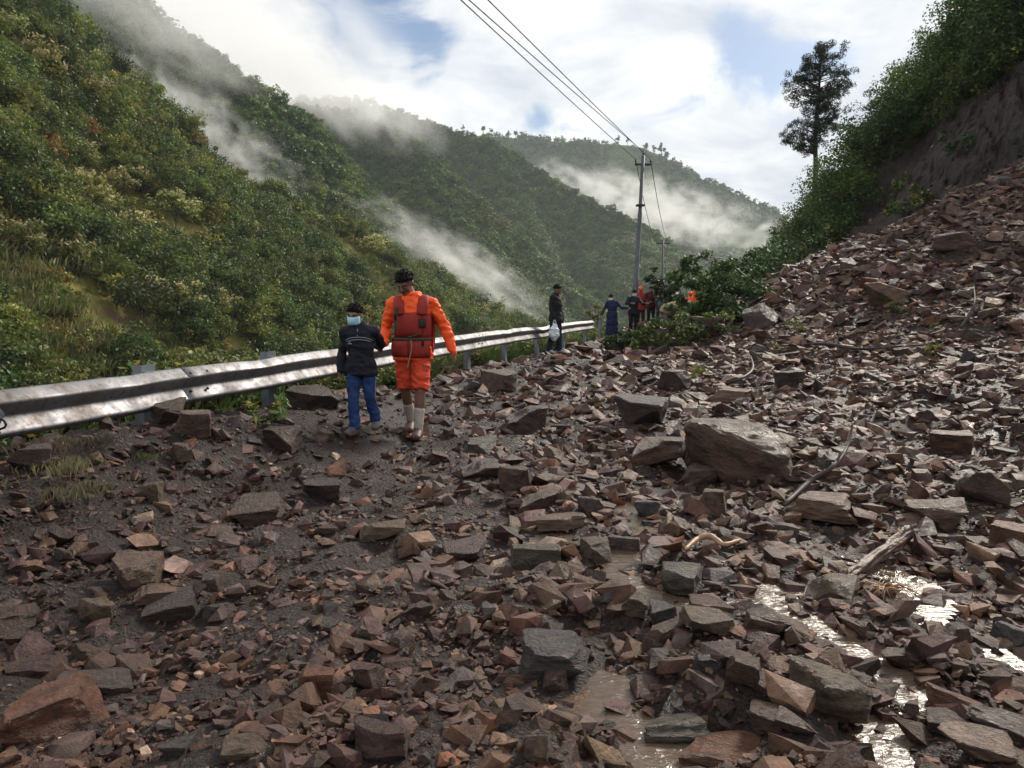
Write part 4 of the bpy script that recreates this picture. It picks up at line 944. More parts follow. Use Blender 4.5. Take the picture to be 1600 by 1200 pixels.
for (u, d) in ((240, None), (432, None), (738, None), (795, None), (845, None), (885, None), (918, None), (941, None)):
    k = (u - 800) / FPX; d = -RAIL_A / (RAIL_B - k); x = rail_x(d); zt = float(RZ_TOP(d)) + (.045 if d < 9 else -.02)
    zb = Gz(x, d) - .5; rot = Matrix((rail_dir, rail_nrm, Vector((0, 0, 1)))).transposed()
    ctr = Vector((x, d, 0)) - rail_nrm * .10; pm = MB()
    hgt = zt - zb; zc = (zt + zb) / 2
    pm.box(ctr + rail_nrm * .04 + Vector((0, 0, zc)) - gr_inv, (.15, .006, hgt), rot)
    pm.box(ctr + rail_dir * .072 + Vector((0, 0, zc)) - gr_inv, (.006, .074, hgt), rot); pm.box(ctr - rail_dir * .072 + Vector((0, 0, zc)) - gr_inv, (.006, .074, hgt), rot)
    po = pm.build('post', POST, gr)
    MB().box(ctr + rail_nrm * .067 + Vector((0, 0, zt - .20)) - gr_inv, (.12, .045, .30), rot).build('spacer', POST, po)
# ------------------------------------------------------------------ power line
PSTEEL = simple('painted_pole', (.085, .092, .10), (.055, .06, .068), 3, .55, .15, 30)
DKM = simple('dark_fittings', (.02, .02, .022), None, 10, .6, .1)
def pole(u0, v0, u1, v1, d, rad, label, arm=.42, detail=True):
    top = P(u1, v1, d); bx = P(u0, v0, d); g_ = Gz(bx.x, bx.y); base = Vector((bx.x, d, max(g_, -1) - .6))
    e = empty('utility_pole', base); tag(e, label, 'pole', 'power line poles'); L = top - base
    b = MB(); pts = [Vector((0, 0, 0)), L * .35, L * .352, L * .7, L * .702, L]; b.tube(pts, [rad, rad, rad * .85, rad * .8, rad * .68, rad * .64], 12); b.build('shaft', PSTEEL, e, True)
    b = MB(); b.box(L - Vector((0, 0, .42)), (arm * 2, .07, .09)); b.build('crossarm', DKM, e)
    for sx in (-.9, 0.0, .9):
        q = L + Vector((sx * arm, 0, -.33 if sx else .04)); MB().tube([q, q + Vector((0, 0, .06)), q + Vector((0, 0, .08)), q + Vector((0, 0, .15))], [.03, .05, .03, .035], 8).build('insulator', DKM, e, True)
    if detail:
        MB().box(L * .74, (rad * 2.9, rad * 2.9, .08)).build('band', DKM, e)
    return e, base + L
p1, T1 = pole(989, 505, 1005, 243, 38, .135, 'nearest tall steel utility pole behind the walkers', .4)
p2_, T2 = pole(1035, 470, 1036, 375, 92, .16, 'second steel utility pole farther down the road', .8, False)
p3_, T3 = pole(1040, 470, 1041, 416, 150, .15, 'farthest utility pole seen through the bushes', .8, False)
coil = [T1 + Vector((.22 + .05 * math.sin(a * 3), 0, -1.3 - 1.15 * a / 6.28)) for a in np.linspace(0, 6.28, 24)]
b = MB(); 
for k in range(3): b.tube([q + Vector((.03 * k - .03 + .05 * math.sin(i * .9 + k), .02 * k, -.06 * k)) for i, q in enumerate(coil)], .028, 6)
b.tube([T1 + Vector((0, 0, -.45)), T1 + Vector((.18, 0, -.9)), T1 + Vector((.22, 0, -1.35))], .012, 5)
b.build('cable_bundle', DKM, p1, True)
def wire(a, b_, sag, label, r=.014):
    pts = []
    for i in range(33):
        s = i / 32; q = a.lerp(b_, s); q.z -= sag * 4 * s * (1 - s); pts.append(q)
    o = MB().tube(pts, r, 5).build('power_wire', DKM, None, True); tag(o, label, 'wire', 'power line wires'); return o
for i, (uu_, off, lab) in enumerate(((727, -.36, 'leftmost of the three wires climbing to the top of the photo'), (740, 0.0, 'middle wire of the three climbing to the top of the photo'), (769, .36, 'rightmost of the three wires climbing to the top of the photo'))):
    st = T1 + Vector((off, 0, -.18 if off else .19)); thr = P(uu_, 0, 16.0); k = (38 + 11.0) / (38 - 16.0); en = st + (thr - st) * k; en.z += .1
    wire(st, en, .12, lab)
for off, lab in ((-.36, 'left wire slanting from the nearest pole down to the second pole'), (.36, 'right wire slanting from the nearest pole down to the second pole')):
    wire(T1 + Vector((off, 0, -.18)), T2 + Vector((off * 1.9, 0, -.18)), .9, lab, .02)
wire(T2 + Vector((0, 0, .19)), T3 + Vector((0, 0, .19)), 1.0, 'short far wire between the second and farthest poles', .02)
# ------------------------------------------------------------------ wood and roots washed down
WOOD = simple('wet_wood', (.11, .055, .034), (.045, .026, .018), 9, .55, .7, 30, bd=.02); PALEW = simple('peeled_wood', (.40, .24, .13), (.20, .11, .07), 12, .5, .3); DKW = simple('dark_stick', (.055, .035, .03), (.03, .02, .018), 20, .6, .4)
def stick(name, uvl, h, rad, mat_, label, cat, extra=None):
    pts = []
    for (u, v), hh in zip(uvl, h): q = ground_hit(u, v); pts.append(Vector((q.x, q.y, q.z + hh)))
    pts_s = spline(pts, 6); n = len(pts_s); rr = [np.interp(i / (n - 1), np.linspace(0, 1, len(rad)), rad) * (1 + .12 * math.sin(i * 1.7)) for i in range(n)]
    o_ = pts[0]; e = empty(name, o_); tm = MB().tube([p - o_ for p in pts_s], [rr[0] * .35] + rr[1:-1] + [rr[-1] * .5], 14).mesh('stem', True)
    if max(rad) > .03:
        tm = evaluated(tm, [('SUBSURF', {'levels': 2, 'subdivision_type': 'SIMPLE'})]); nn = len(tm.vertices); co_ = np.zeros(nn * 3); tm.vertices.foreach_get('co', co_); co_ = co_.reshape(-1, 3); no_ = np.zeros(nn * 3); tm.vertices.foreach_get('normal', no_); no_ = no_.reshape(-1, 3)
        ax_ = np.array((pts[-1] - pts[0]).normalized()); al = co_ @ ax_; pr_ = co_ - al[:, None] * ax_
        co_ += no_ * (.010 * fbm(pr_[:, 0] * 60, pr_[:, 1] * 60 + al * 5, pr_[:, 2] * 60, o=3, seed=4))[:, None]; tm.vertices.foreach_set('co', co_.ravel()); tm.update()
    link('stem', tm, mat_, e)
    for ex in extra or []:
        q0 = Vector(pts_s[int(ex[0] * (n - 1))]) - o_; MB().tube(spline([q0, q0 + Vector(ex[1]) * .5 + Vector((0, 0, .01)), q0 + Vector(ex[1])], 4), [ex[2] * (1 - .7 * i / 8) for i in range(9)], 6).build('twig', mat_, e, True)
    tag(e, label, cat); return e
lg = stick('broken_log', [(1325, 915), (1360, 895), (1395, 878), (1420, 862)], [.04, .07, .10, .13], [.022, .030, .034, .036], WOOD, 'broken reddish log jutting from the stones beside the runoff', 'log', [(.9, (.06, .0, .05), .022), (.75, (.05, .05, -.02), .015), (.3, (-.07, -.02, .0), .016)])
fb = MB(); q = ground_hit(1378, 935); rgf = random.Random(5)
for i in range(46):
    a = rgf.uniform(2.4, 7.4); L_ = rgf.uniform(.06, .17); s_ = Vector((rgf.gauss(0, .015), rgf.gauss(0, .015), .05)); e_ = s_ + Vector((math.cos(a) * L_, math.sin(a) * L_ * .8 - .03, rgf.uniform(-.06, .02)))
    fb.tube([s_, s_.lerp(e_, .5) + Vector((0, 0, .025)), e_], [.0035, .003, .0012], 4)
fbo = fb.build('root_fibres', PALEW, None, True, q); tag(fbo, 'frayed tuft of straw-coloured root fibres below the broken log', 'roots')
stick('peeled_root', [(1070, 872), (1090, 862), (1110, 858), (1130, 866), (1150, 862), (1158, 858)], [.04, .07, .07, .05, .06, .05], [.010, .016, .018, .014, .010, .006], PALEW, 'pale orange peeled root curling over stones by the runoff', 'root')
stick('bent_branch', [(1225, 800), (1265, 775), (1300, 760), (1322, 738), (1330, 718)], [.04, .10, .14, .20, .30], [.020, .018, .016, .012, .007], DKW, 'dark bent branch lying behind the broad tan slab', 'branch', [(.55, (.08, .05, .08), .008), (.3, (-.1, .04, .05), .008)])
stick('thin_root', [(655, 898), (668, 905), (664, 915), (690, 925), (705, 930)], [.015, .03, .03, .02, .015], [.007, .010, .011, .008, .005], WOOD, 'thin reddish root looping on the gravel in mid road', 'root')
stick('fallen_branch', [(1255, 553), (1290, 560), (1340, 566), (1390, 566), (1440, 560)], [.2, .3, .28, .3, .25], [.02, .035, .03, .022, .012], DKW, 'long dark branch lying across the lower talus', 'branch', [(.5, (.2, .1, .3), .015), (.7, (-.15, .1, .35), .012)])
stick('curved_branch', [(1172, 572), (1176, 590), (1160, 602), (1140, 606)], [.22, .16, .12, .08], [.008, .022, .024, .010], DKW, 'hooked dark branch lying above the flat pale slab', 'branch')
stick('twig_branch', [(1500, 520), (1515, 505), (1522, 490), (1520, 470)], [.1, .2, .28, .35], [.03, .028, .02, .010], DKW, 'curved bare branch sticking out of the talus', 'branch', [(.4, (.25, 0, .2), .012)])
stick('straw_stem', [(62, 1030), (72, 1045), (84, 1075)], [.01, .02, .01], [.003, .003, .002], PALEW, 'thin pale straw stem on the ground beside the rust boulder', 'stem')
# ------------------------------------------------------------------ people
SKIN = simple('skin', (.17, .085, .055), (.13, .062, .04), 6, .5, .1, 80); SKIN_L = simple('skin_light', (.26, .14, .095), (.20, .105, .07), 6, .5, .1, 80)
HAIR = simple('hair', (.006, .005, .005), (.010, .008, .008), 60, .75, .9, 90, bd=.02, spec=.15)
EYEW = simple('eye_white', (.22, .19, .17), None, 5, .4, 0); LIP = simple('lip', (.12, .045, .04), None, 5, .5, 0)
def cloth(name, c, c2=None, rough=.8, sheen=True, bs=260): return simple(name, c, c2 or tuple(k * .78 for k in c), 7, rough, .25, bs, bd=.002, spec=.25)
ORANGE = cloth('orange_cloth', (.92, .115, .022), (.78, .085, .018), .6); VEST = cloth('vest_red', (.29, .024, .016), (.21, .019, .013), .65); OSHORT = cloth('shorts_orange', (.62, .062, .022), (.5, .05, .02), .75)
NAVY = cloth('navy_cloth', (.008, .009, .018), (.006, .006, .012), .7); DENIM = cloth('denim', (.022, .050, .155), (.014, .030, .10), .85); BLACKC = cloth('black_cloth', (.010, .010, .012), None, .75)
MASK = cloth('mask_blue', (.32, .55, .68), (.42, .62, .72), .7); MASKW = cloth('mask_white', (.6, .6, .62), None, .7); SOCK = cloth('sock_cream', (.42, .38, .32), (.33, .29, .24), .85)
SHOE = simple('shoe_brown', (.085, .035, .025), (.05, .025, .02), 10, .6, .2); SHOEG = simple('shoe_grey', (.10, .095, .10), (.07, .03, .035), 8, .6, .2); SHOEW = simple('shoe_white', (.35, .35, .36), (.1, .1, .1), 10, .6, .2)
STRAP = cloth('strap_olive', (.055, .05, .032), None, .7); ROPE = cloth('rope', (.30, .22, .15), None, .8); TRIM = cloth('trim_grey', (.35, .36, .40), None, .6); DRESS = cloth('dress_navy', (.014, .018, .058), (.010, .013, .042), .75)
MAROON = cloth('maroon_cloth', (.075, .012, .018), None, .8); CAMO = simple('camouflage_cloth', (.055, .06, .03), (.018, .02, .012), 9, .85, .2); HELM = simple('helmet_orange', (.85, .09, .02), None, 5, .35, .0); GREYC = cloth('grey_cloth', (.09, .09, .10), None, .8); REDC = cloth('red_cloth', (.55, .04, .03), None, .7)
PRINT = cloth('print_grey', (.14, .10, .09), None, .7); PATCH = cloth('patch_dark', (.03, .028, .02), None, .8)
def Vv(p): return Vector(p)
def remesh(mb, vox, it=6, wr=0.0, wsc=14, seed=0):
    me = evaluated(mb.mesh('w'), [('REMESH', {'mode': 'VOXEL', 'voxel_size': vox}), ('SMOOTH', {'factor': .5, 'iterations': it})])
    if wr:
        n = len(me.vertices); co = np.zeros(n * 3); me.vertices.foreach_get('co', co); co = co.reshape(-1, 3); no = np.zeros(n * 3); me.vertices.foreach_get('normal', no); no = no.reshape(-1, 3)
        k = fbm(co[:, 0] * wsc, co[:, 1] * wsc, co[:, 2] * wsc * 1.5 + seed, o=3, seed=seed) * .9; rid = 1 - np.abs(fbm(co[:, 0] * wsc * .6 + co[:, 2] * 6, co[:, 1] * wsc * .6, co[:, 2] * wsc * 1.1, o=2, seed=seed + 8)) * 2.2; k = k + np.clip(rid, -.3, 1) * .9
        fold = np.sin(co[:, 2] * 46 + 5 * fbm(co[:, 0] * 6, co[:, 1] * 6, co[:, 2] * 4, o=2, seed=seed + 3))
        co = co + no * (k * wr + fold * wr * .45)[:, None]; me.vertices.foreach_set('co', co.ravel()); me.update()
    me.shade_smooth(); return me
def hand_geo(mb, wrist, d, n, thumb_side, s=1.0, curl=.5):
    d = Vv(d).normalized(); n = (Vv(n) - d * Vv(n).dot(d)).normalized(); sd_ = d.cross(n) * thumb_side   # towards the thumb
    w = Vv(wrist); k = .0088 * s
    mb.limb([w - d * .01, w + d * .04 * s, w + d * .078 * s], [(.024 * s, .020 * s), (.038 * s, .015 * s), (.037 * s, .012 * s)], 10, side=sd_)
    for i, L in enumerate((.072, .080, .074, .058)):
        b = w + d * .078 * s + sd_ * (.028 - .0187 * i) * s; a = curl; L *= s
        q1 = b + (d * math.cos(a * .5) + n * math.sin(a * .5)) * L * .42; q2 = q1 + (d * math.cos(a * 1.3) + n * math.sin(a * 1.3)) * L * .33; q3 = q2 + (d * math.cos(a * 2) + n * math.sin(a * 2)) * L * .25
        mb.limb([b - d * .012, q1, q2, q3], [k * 1.05, k, k * .92, k * .8], 8)
    b = w + d * .022 * s + sd_ * .03 * s; q1 = b + (d * .55 + sd_ * .75 + n * .25).normalized() * .036 * s; q2 = q1 + (d * .85 + sd_ * .3 + n * .35).normalized() * .030 * s
    mb.limb([b - sd_ * .012, q1, q2], [k * 1.25, k * 1.1, k * .85], 8)
def head_frame(J): return Matrix.Rotation(J.get('yaw', 0), 3, 'Z') @ Matrix.Rotation(J.get('nod', 0), 3, 'X') @ Matrix.Rotation(J.get('roll', 0), 3, 'Y')
DEF = dict(head=(0, -.015, 1.60), neck=(0, .01, 1.47), chest=(0, 0, 1.25), waist=(0, 0, 1.06), pelvis=(0, 0, .92), shL=(-.185, 0, 1.40), elL=(-.25, .02, 1.12), wrL=(-.27, -.03, .87), shR=(.185, 0, 1.40), elR=(.25, .02, 1.12), wrR=(.27, -.03, .87),
           hipL=(-.095, 0, .90), knL=(-.10, -.02, .49), anL=(-.10, .02, .085), hipR=(.095, 0, .90), knR=(.10, -.02, .49), anR=(.10, .02, .085), toeL=(-.12, -.16, .03), toeR=(.12, -.16, .03))
def pose(s=1.0, **kw):
    J = {k: tuple(c * s for c in v) for k, v in DEF.items()}; J['s'] = s; J.update(kw); return J
def torso_geo(mb, J, g, bw=1.0):
    s = J['s']; sm = lambda a, b, t: Vv(J[a]).lerp(Vv(J[b]), t)
    sw = (Vv(J['shR']) - Vv(J['shL'])).length
    mb.limb([Vv(J['pelvis']) - Vector((0, 0, .05 * s)), J['pelvis'], J['waist'], J['chest'], sm('chest', 'neck', .55), sm('chest', 'neck', .8)],
            [(.15 * s * bw + g, .105 * s * bw + g), (.165 * s * bw + g, .115 * s * bw + g), (.145 * s * bw + g, .105 * s * bw + g), (.175 * s * bw + g, .125 * s * bw + g), (sw * .46 + g, .105 * s + g), (sw * .30 + g, .085 * s + g)], 16, side=(1, 0, 0))
    for a in ('L', 'R'): mb.limb([sm('chest', 'neck', .7), J['sh' + a]], [.065 * s + g, .058 * s + g], 10)
def arm_geo(mb, J, a, g, end=1.0, g2=None):
    s = J['s']; g2 = g if g2 is None else g2; sh, el, wr = Vv(J['sh' + a]), Vv(J['el' + a]), Vv(J['wr' + a]); wr = el.lerp(wr, end)
    mb.limb([sh, sh.lerp(el, .4), el, el.lerp(wr, .35), wr], [.054 * s + g, .048 * s + g, .040 * s + g, .041 * s + g, .029 * s + g2], 12)
def leg_geo(mb, J, a, g, end=1.0, flare=0.0, hipr=1.0):
    s = J['s']; h, k, an = Vv(J['hip' + a]), Vv(J['kn' + a]), Vv(J['an' + a])
    if end <= .5:
        e = h.lerp(k, end * 2); mb.tube([h + (h - e) * .15, h, h.lerp(e, .5), h.lerp(e, .85), e], [.06 * s, .088 * s * hipr + g, .080 * s + g + flare * .6, .068 * s + g + flare, .064 * s + g + flare], 16)
    else:
        e = k.lerp(an, (end - .5) * 2); mb.limb([h, h.lerp(k, .45), k, k.lerp(e, .3), e], [.088 * s * hipr + g, .076 * s + g, .056 * s + g, .056 * s + g, .038 * s + g + flare], 14)
def foot_geo(mb, J, a, g):
    s = J['s']; an, to = Vv(J['an' + a]), Vv(J['toe' + a]); d = (to - an); d.z = 0; d.normalize(); base = Vector((an.x, an.y, an.z))
    heel = base - d * .05 * s - Vector((0, 0, .045 * s)); ball = Vv(to) + Vector((0, 0, .008 * s))
    mb.limb([heel, heel.lerp(ball, .5) + Vector((0, 0, .018 * s)), ball], [(.034 * s + g, .036 * s + g), (.040 * s + g, .040 * s + g), (.042 * s + g, .024 * s + g)], 12, side=Vector((0, 0, 1)).cross(d))
    mb.limb([base + Vector((0, 0, .02 * s)), heel.lerp(ball, .3) + Vector((0, 0, .02 * s))], [.034 * s + g, .036 * s + g], 10)
def head_geo(mb, J):
    s = J.get('hs', J['s']); M = head_frame(J); c = Vv(J['head']); L = lambda p: c + M @ (Vv(p) * s)
    mb.sphere(L((0, .012, .03)), (.077 * s, .094 * s, .090 * s), M, 16, 12); mb.sphere(L((0, -.012, -.045)), (.060 * s, .070 * s, .072 * s), M, 14, 10)
    mb.limb([L((0, -.088, .012)), L((0, -.102, -.022))], [.010 * s, .016 * s], 8)
    mb.limb([L((-.035, -.080, .022)), L((.035, -.080, .022))], .012 * s, 8)
    mb.limb([L((-.018, -.082, -.062)), L((.018, -.082, -.062))], .010 * s, 8); mb.sphere(L((0, -.07, -.095)), .024 * s, None, 8, 6)
    for q in (-1, 1): mb.sphere(L((.078 * q, .012, -.008)), (.010 * s, .020 * s, .032 * s), M, 8, 6); mb.sphere(L((.045 * q, -.058, -.03)), .022 * s, None, 8, 6)
    mb.limb([L((0, .02, -.06)), J['neck'], Vv(J['chest']).lerp(Vv(J['neck']), .75)], [.050 * s, .052 * s, .06 * s], 12)
    return L, M, s
def hair_part(J, parent, mat_=HAIR, low=.01, inflate=1.09, seed=2, fringe=.045, vol=.012):
    s = J.get('hs', J['s']); M = head_frame(J); c = Vv(J['head']); mb = MB(); nu, nv = 26, 16; V = []; F = []
    keep = {}
    for j in range(nv + 1):
        th = math.pi * j / nv * .78
        for i in range(nu):
            ph = 2 * math.pi * i / nu; q = Vector((math.sin(th) * math.cos(ph), math.sin(th) * math.sin(ph), math.cos(th)))
            front = max(0, -q.y); lim = -.25 + front * .62 + (.12 if abs(q.x) > .8 else 0)
            zc = max(q.z, lim); k = 1.0 if q.z >= lim else .0
            r = inflate + vol * 6 * (float(fbm(np.array([q.x * 4 + seed]), np.array([q.y * 4]), np.array([q.z * 4]), o=2)[0]))
            if q.z < lim:
                rr = math.sqrt(max(.0, 1 - lim * lim)); h_ = Vector((q.x, q.y, 0)); h_ = h_.normalized() * rr if h_.length > 1e-5 else h_; q = Vector((h_.x, h_.y, lim)); r = inflate * .90
            V.append(c + M @ (Vector((0, .012, .03)) * s + Vector((q.x * .077, q.y * .094, q.z * .092)) * s * r))
    for j in range(nv):
        for i in range(nu): F.append((j * nu + i, (j + 1) * nu + i, (j + 1) * nu + (i + 1) % nu, j * nu + (i + 1) % nu))
    mb.add(V, F); rgh = random.Random(seed + 40)
    for i in range(110):
        ph = rgh.uniform(0, 6.283); z_ = rgh.uniform(-.1, 1.0); q = Vector((math.cos(ph) * math.sqrt(max(0, 1 - z_ * z_)), math.sin(ph) * math.sqrt(max(0, 1 - z_ * z_)), z_))
        if q.z < -.2 + max(0, -q.y) * .62: continue
        b0 = c + M @ (Vector((0, .012, .03)) * s + Vector((q.x * .077, q.y * .094, q.z * .092)) * s * inflate * .98); dv = M @ (q + Vector((rgh.gauss(0, .5), rgh.gauss(-.2, .5), rgh.gauss(-.1, .4)))).normalized()
        mb.tube([b0 - dv * .004, b0 + dv * .010 * s, b0 + dv * .024 * s + Vector((0, 0, -.004))], [.008 * s, .006 * s, .001], 5)
    return mb.build('hair', mat_, parent, True)
def face_bits(J, parent, L, M, s, eyes=True):
    if not eyes: return
    for q in (-1, 1):
        e_ = MB().sphere(L((.031 * q, -.083, .004)), (.012 * s, .006 * s, .0055 * s), M, 10, 6).build('eye', EYEW, parent, True)
        MB().sphere(L((.031 * q, -.0885, .003)), (.0052 * s, .003 * s, .005 * s), M, 8, 6).build('iris', HAIR, e_, True)
        MB().limb([L((.017 * q, -.092, .026)), L((.032 * q, -.092, .031)), L((.046 * q, -.082, .024))], .0042 * s, 6).build('eyebrow', HAIR, parent, True)
def mask_part(J, parent, L, M, s, mat_):
    V = []; F = []; n = 9
    for j in range(6):
        z = -.004 - .098 * j / 5
        for i in range(n):
            a = (i / (n - 1) - .5) * 2.5; bul = .113 + .012 * math.cos(a) * math.sin(math.pi * j / 5) + (.007 if 0 < j < 4 and abs(a) < .5 else 0) - .02 * (j == 5)
            V.append(L((math.sin(a) * .080 * (1 - .1 * (j == 5)), -math.cos(a) * bul + .004 + .002 * (j % 2), z + .006 * math.cos(a) * (j == 0))))
    for j in range(5):
        for i in range(n - 1): F.append((j * n + i, (j + 1) * n + i, (j + 1) * n + i + 1, j * n + i + 1))
    me = MB().add(V, F).mesh('mask'); me = evaluated(me, [('SOLIDIFY', {'thickness': .003})]); me.shade_smooth(); mk = link('face_mask', me, mat_, parent)
    for q in (-1, 1):
        for z in (-.012, -.075): MB().tube([L((.076 * q, -.03, z)), L((.084 * q, .0, z * .5)), L((.083 * q, .028, -.002))], .0016 * s, 5).build('ear_loop', mat_, mk, True)
def figure(label, loc, J, vox=.012, skin=SKIN, top=None, bottom=None, shoe=SHOE, rz=0.0, sleeve=1.0, leg_end=.97, leg_flare=.012, hair=True, eyes=True, mask=None, dress=None, hands=((-.2, 0, -1), (.2, 0, -1)), curl=.5, bw=1.0, group=None, wr=.005, tg=.018, hem=.11):
    e = empty('person', loc, rz); tag(e, label, 'person', group); s = J['s']
    b = MB(); torso_geo(b, J, 0.0, bw); L, M, hs = head_geo(b, J)
    for a, hd, ts in (('L', hands[0], 1), ('R', hands[1], -1)):
        arm_geo(b, J, a, 0.0); leg_geo(b, J, a, 0.0); foot_geo(b, J, a, 0.0)
        inward = Vector((1 if a == 'L' else -1, 0, 0)); hd = Vv(hd); th = 1 if hd.cross(inward).dot(Vector((0, -1, 0))) > 0 else -1
        hand_geo(b, J['wr' + a], hd, J.get('palm' + a, inward), th, s * .98, curl)
    bo = link('body', remesh(b, vox, 3), skin, e)
    if hair: hair_part(J, e)
    face_bits(J, e, L, M, hs, eyes)
    if mask is not None: mask_part(J, e, L, M, hs, mask)
    if top is not None:
        c_ = MB(); torso_geo(c_, J, tg, bw); pl = Vv(J['pelvis']); hx = abs(J['hipR'][0]) + .088 * s * 1.06 + .026; c_.tube([pl + Vector((0, 0, .1 * s)), pl, pl - Vector((0, 0, hem * s))], [(.16 * s * bw + tg, .115 * s * bw + tg), (max(.172 * s * bw + tg, hx), .122 * s * bw + tg), (max(.176 * s * bw + tg, hx), .130 * s * bw + tg)], 18, side=(1, 0, 0))
        for a in 'LR': arm_geo(c_, J, a, .016, sleeve, .012)
        nk = Vv(J['neck']); c_.limb([nk - Vector((0, 0, .05 * s)), nk + Vector((0, -.004, .0))], [.075 * s, .064 * s], 12)
        link('jacket' if sleeve > .8 else 'shirt', remesh(c_, vox, 4, wr, 13, 5), top, e)
    if dress is not None:
        c_ = MB(); p = Vv(J['pelvis']); c_.limb([p + Vector((0, 0, .12 * s)), p, p - Vector((0, 0, .35 * s)), p - Vector((0, 0, .72 * s))], [(.17 * s, .13 * s), (.20 * s, .155 * s), (.235 * s, .19 * s), (.27 * s, .22 * s)], 18, side=(1, 0, 0))
        link('skirt', remesh(c_, vox, 3, wr * 1.6, 8, 9), dress, e)
    if bottom is not None:
        c_ = MB(); p = Vv(J['pelvis']); c_.limb([p - Vector((0, 0, .05 * s)), p + Vector((0, 0, .06 * s))], [(.165 * s * bw, .118 * s * bw), (.135 * s * bw, .095 * s * bw)], 16, side=(1, 0, 0))
        for a in 'LR': leg_geo(c_, J, a, .014, leg_end, leg_flare, 1.06)
        link('shorts' if leg_end < .55 else 'trousers', remesh(c_, vox, 3, wr, 14, 15), bottom, e)
    for a in 'LR':
        c_ = MB(); foot_geo(c_, J, a, .012); so = link('shoe', remesh(c_, vox * .8, 2), shoe, e)
    return e, L, M, hs
def feet_at(u, v): q = ground_hit(u, v); return q
# --- the rescuer in orange
def panel(mb, c, rx, ry, a0, a1, z0, z1, th, n=10, m_=5, bul=.012):
    """padded slab wrapped round the body, angles from the front, closed"""
    V = []; F = []; c = Vv(c)
    for lay in (0, 1):
        for j in range(m_ + 1):
            z = z0 + (z1 - z0) * j / m_
            for i in range(n + 1):
                a = a0 + (a1 - a0) * i / n; ed = min(i, n - i, 2) / 2 * min(j, m_ - j, 1); g = 0 if lay == 0 else th * (.55 + .45 * ed) + bul * math.sin(math.pi * i / n) * math.sin(math.pi * j / m_)
                V.append(c + Vector((math.sin(a) * (rx + g), -math.cos(a) * (ry + g), z)))
    N = (m_ + 1) * (n + 1)
    for j in range(m_):
        for i in range(n):
            a = j * (n + 1) + i; F.append((a, a + n + 1, a + n + 2, a + 1)); F.append((N + a, N + a + 1, N + a + n + 2, N + a + n + 1))
    for j in range(m_):
        for i in (0, n):
            a = j * (n + 1) + i; q = (a, N + a, N + a + n + 1, a + n + 1); F.append(q if i else q[::-1])
    for i in range(n):
        for j in (0, m_):
            a = j * (n + 1) + i; q = (a, a + 1, N + a + 1, N + a); F.append(q if j == 0 else q[::-1])
    return mb.add(V, F)
KS = .94; q = feet_at(647, 683); qz = q.z
JM = pose(1.0, head=(-.065, -.05, 1.595), neck=(-.01, .0, 1.465), shL=(-.20, 0, 1.385), shR=(.205, .01, 1.385), elL=(-.285, .05, 1.13), wrL=(-.275, -.17, .985), elR=(.335, .06, 1.13), wrR=(.425, .0, .895), nod=R(32), yaw=R(-18), roll=R(-5), hs=1.07,
          hipL=(-.085, .03, .90), knL=(-.088, .02, .50), anL=(-.055, .20, .13), hipR=(.085, 0, .90), knR=(.088, -.14, .49), anR=(.065, -.16, .085), toeL=(-.06, .03, .05), toeR=(.055, -.33, .035), palmL=(.2, -.3, -1), palmR=(-1, .3, 0))
man, L, M, hs = figure('rescuer in orange clothes and red life jacket leading the boy by the hand', (q.x, q.y, qz + .01), JM, .0085, SKIN, ORANGE, OSHORT, SHOE, leg_end=.49, leg_flare=.008, hands=((-.25, -.9, -.35), (.16, -.1, -1)), curl=.62, wr=.010, tg=.016)
# collar, moustache, beard shade
MB().tube([Vv(JM['neck']) + Vector((.070 * math.sin(a), -.066 * math.cos(a), .012 + .012 * math.cos(a))) for a in np.linspace(-2.9, 2.9, 18)], (.020), 8).build('collar', ORANGE, man, True)
MB().limb([L((-.026, -.092, -.045)), L((0, -.097, -.040)), L((.026, -.092, -.045))], .0065, 6).build('moustache', HAIR, man, True)
vest = MB(); panel(vest, (0, 0, 0), .178, .128, -.95, .62, 1.045, 1.30, .045); panel(vest, (0, 0, 0), .178, .128, .64, 1.35, 1.02, 1.29, .04, 6)
vo = vest.build('life_jacket', VEST, man, True)
MB().box((0, 0, 0), (.001, .001, .001)) 
for a0, a1, z0, z1 in ((-1.25, -.12, .845, 1.01), (-.10, 1.05, .835, 1.01)):
    panel(MB(), (0, 0, 0), .195, .145, a0, a1, z0, z1, .045).build('skirt_panel', VEST, vo, True)
panel(MB(), (.0, .0, 0), .185, .135, 1.55, 2.6, .86, 1.34, .045).build('back_panel', VEST, vo, True)
panel(MB(), (.0, .0, 0), .180, .132, 3.14 - .5, 3.14 + 1.3, .9, 1.34, .045).build('back_panel', VEST, vo, True)
for sx in (-1, 1):
    pts = spline([(sx * .115, -.150, 1.28), (sx * .125, -.125, 1.38), (sx * .125, -.03, 1.462), (sx * .12, .07, 1.43), (sx * .11, .14, 1.30)], 5)
    MB().tube(pts, [(.055, .020)] * len(pts), 10, side=(1, 0, 0)).build('shoulder_strap', VEST, vo, True)
for z, mt in ((1.028, STRAP),):
    panel(MB(), (0, 0, 0), .196, .150, -1.4, 1.4, z - .018, z + .014, .035, 16, 1, 0).build('belt', mt, vo, True)
MB().tube(spline([(-.02, -.205, 1.05), (.04, -.212, 1.065), (.10, -.20, 1.085)], 4), .008, 6).build('toggle_cord', STRAP, vo, True)
MB().tube(spline([(-.135, -.185, 1.36), (-.150, -.192, 1.27), (-.150, -.190, 1.18), (-.145, -.186, 1.12)], 4), [(.014, .008)] * 13, 8, side=(1, 0, 0)).build('strap', STRAP, vo, True)
MB().box((-.148, -.196, 1.255), (.03, .016, .06)).build('buckle', BLACKC, vo)
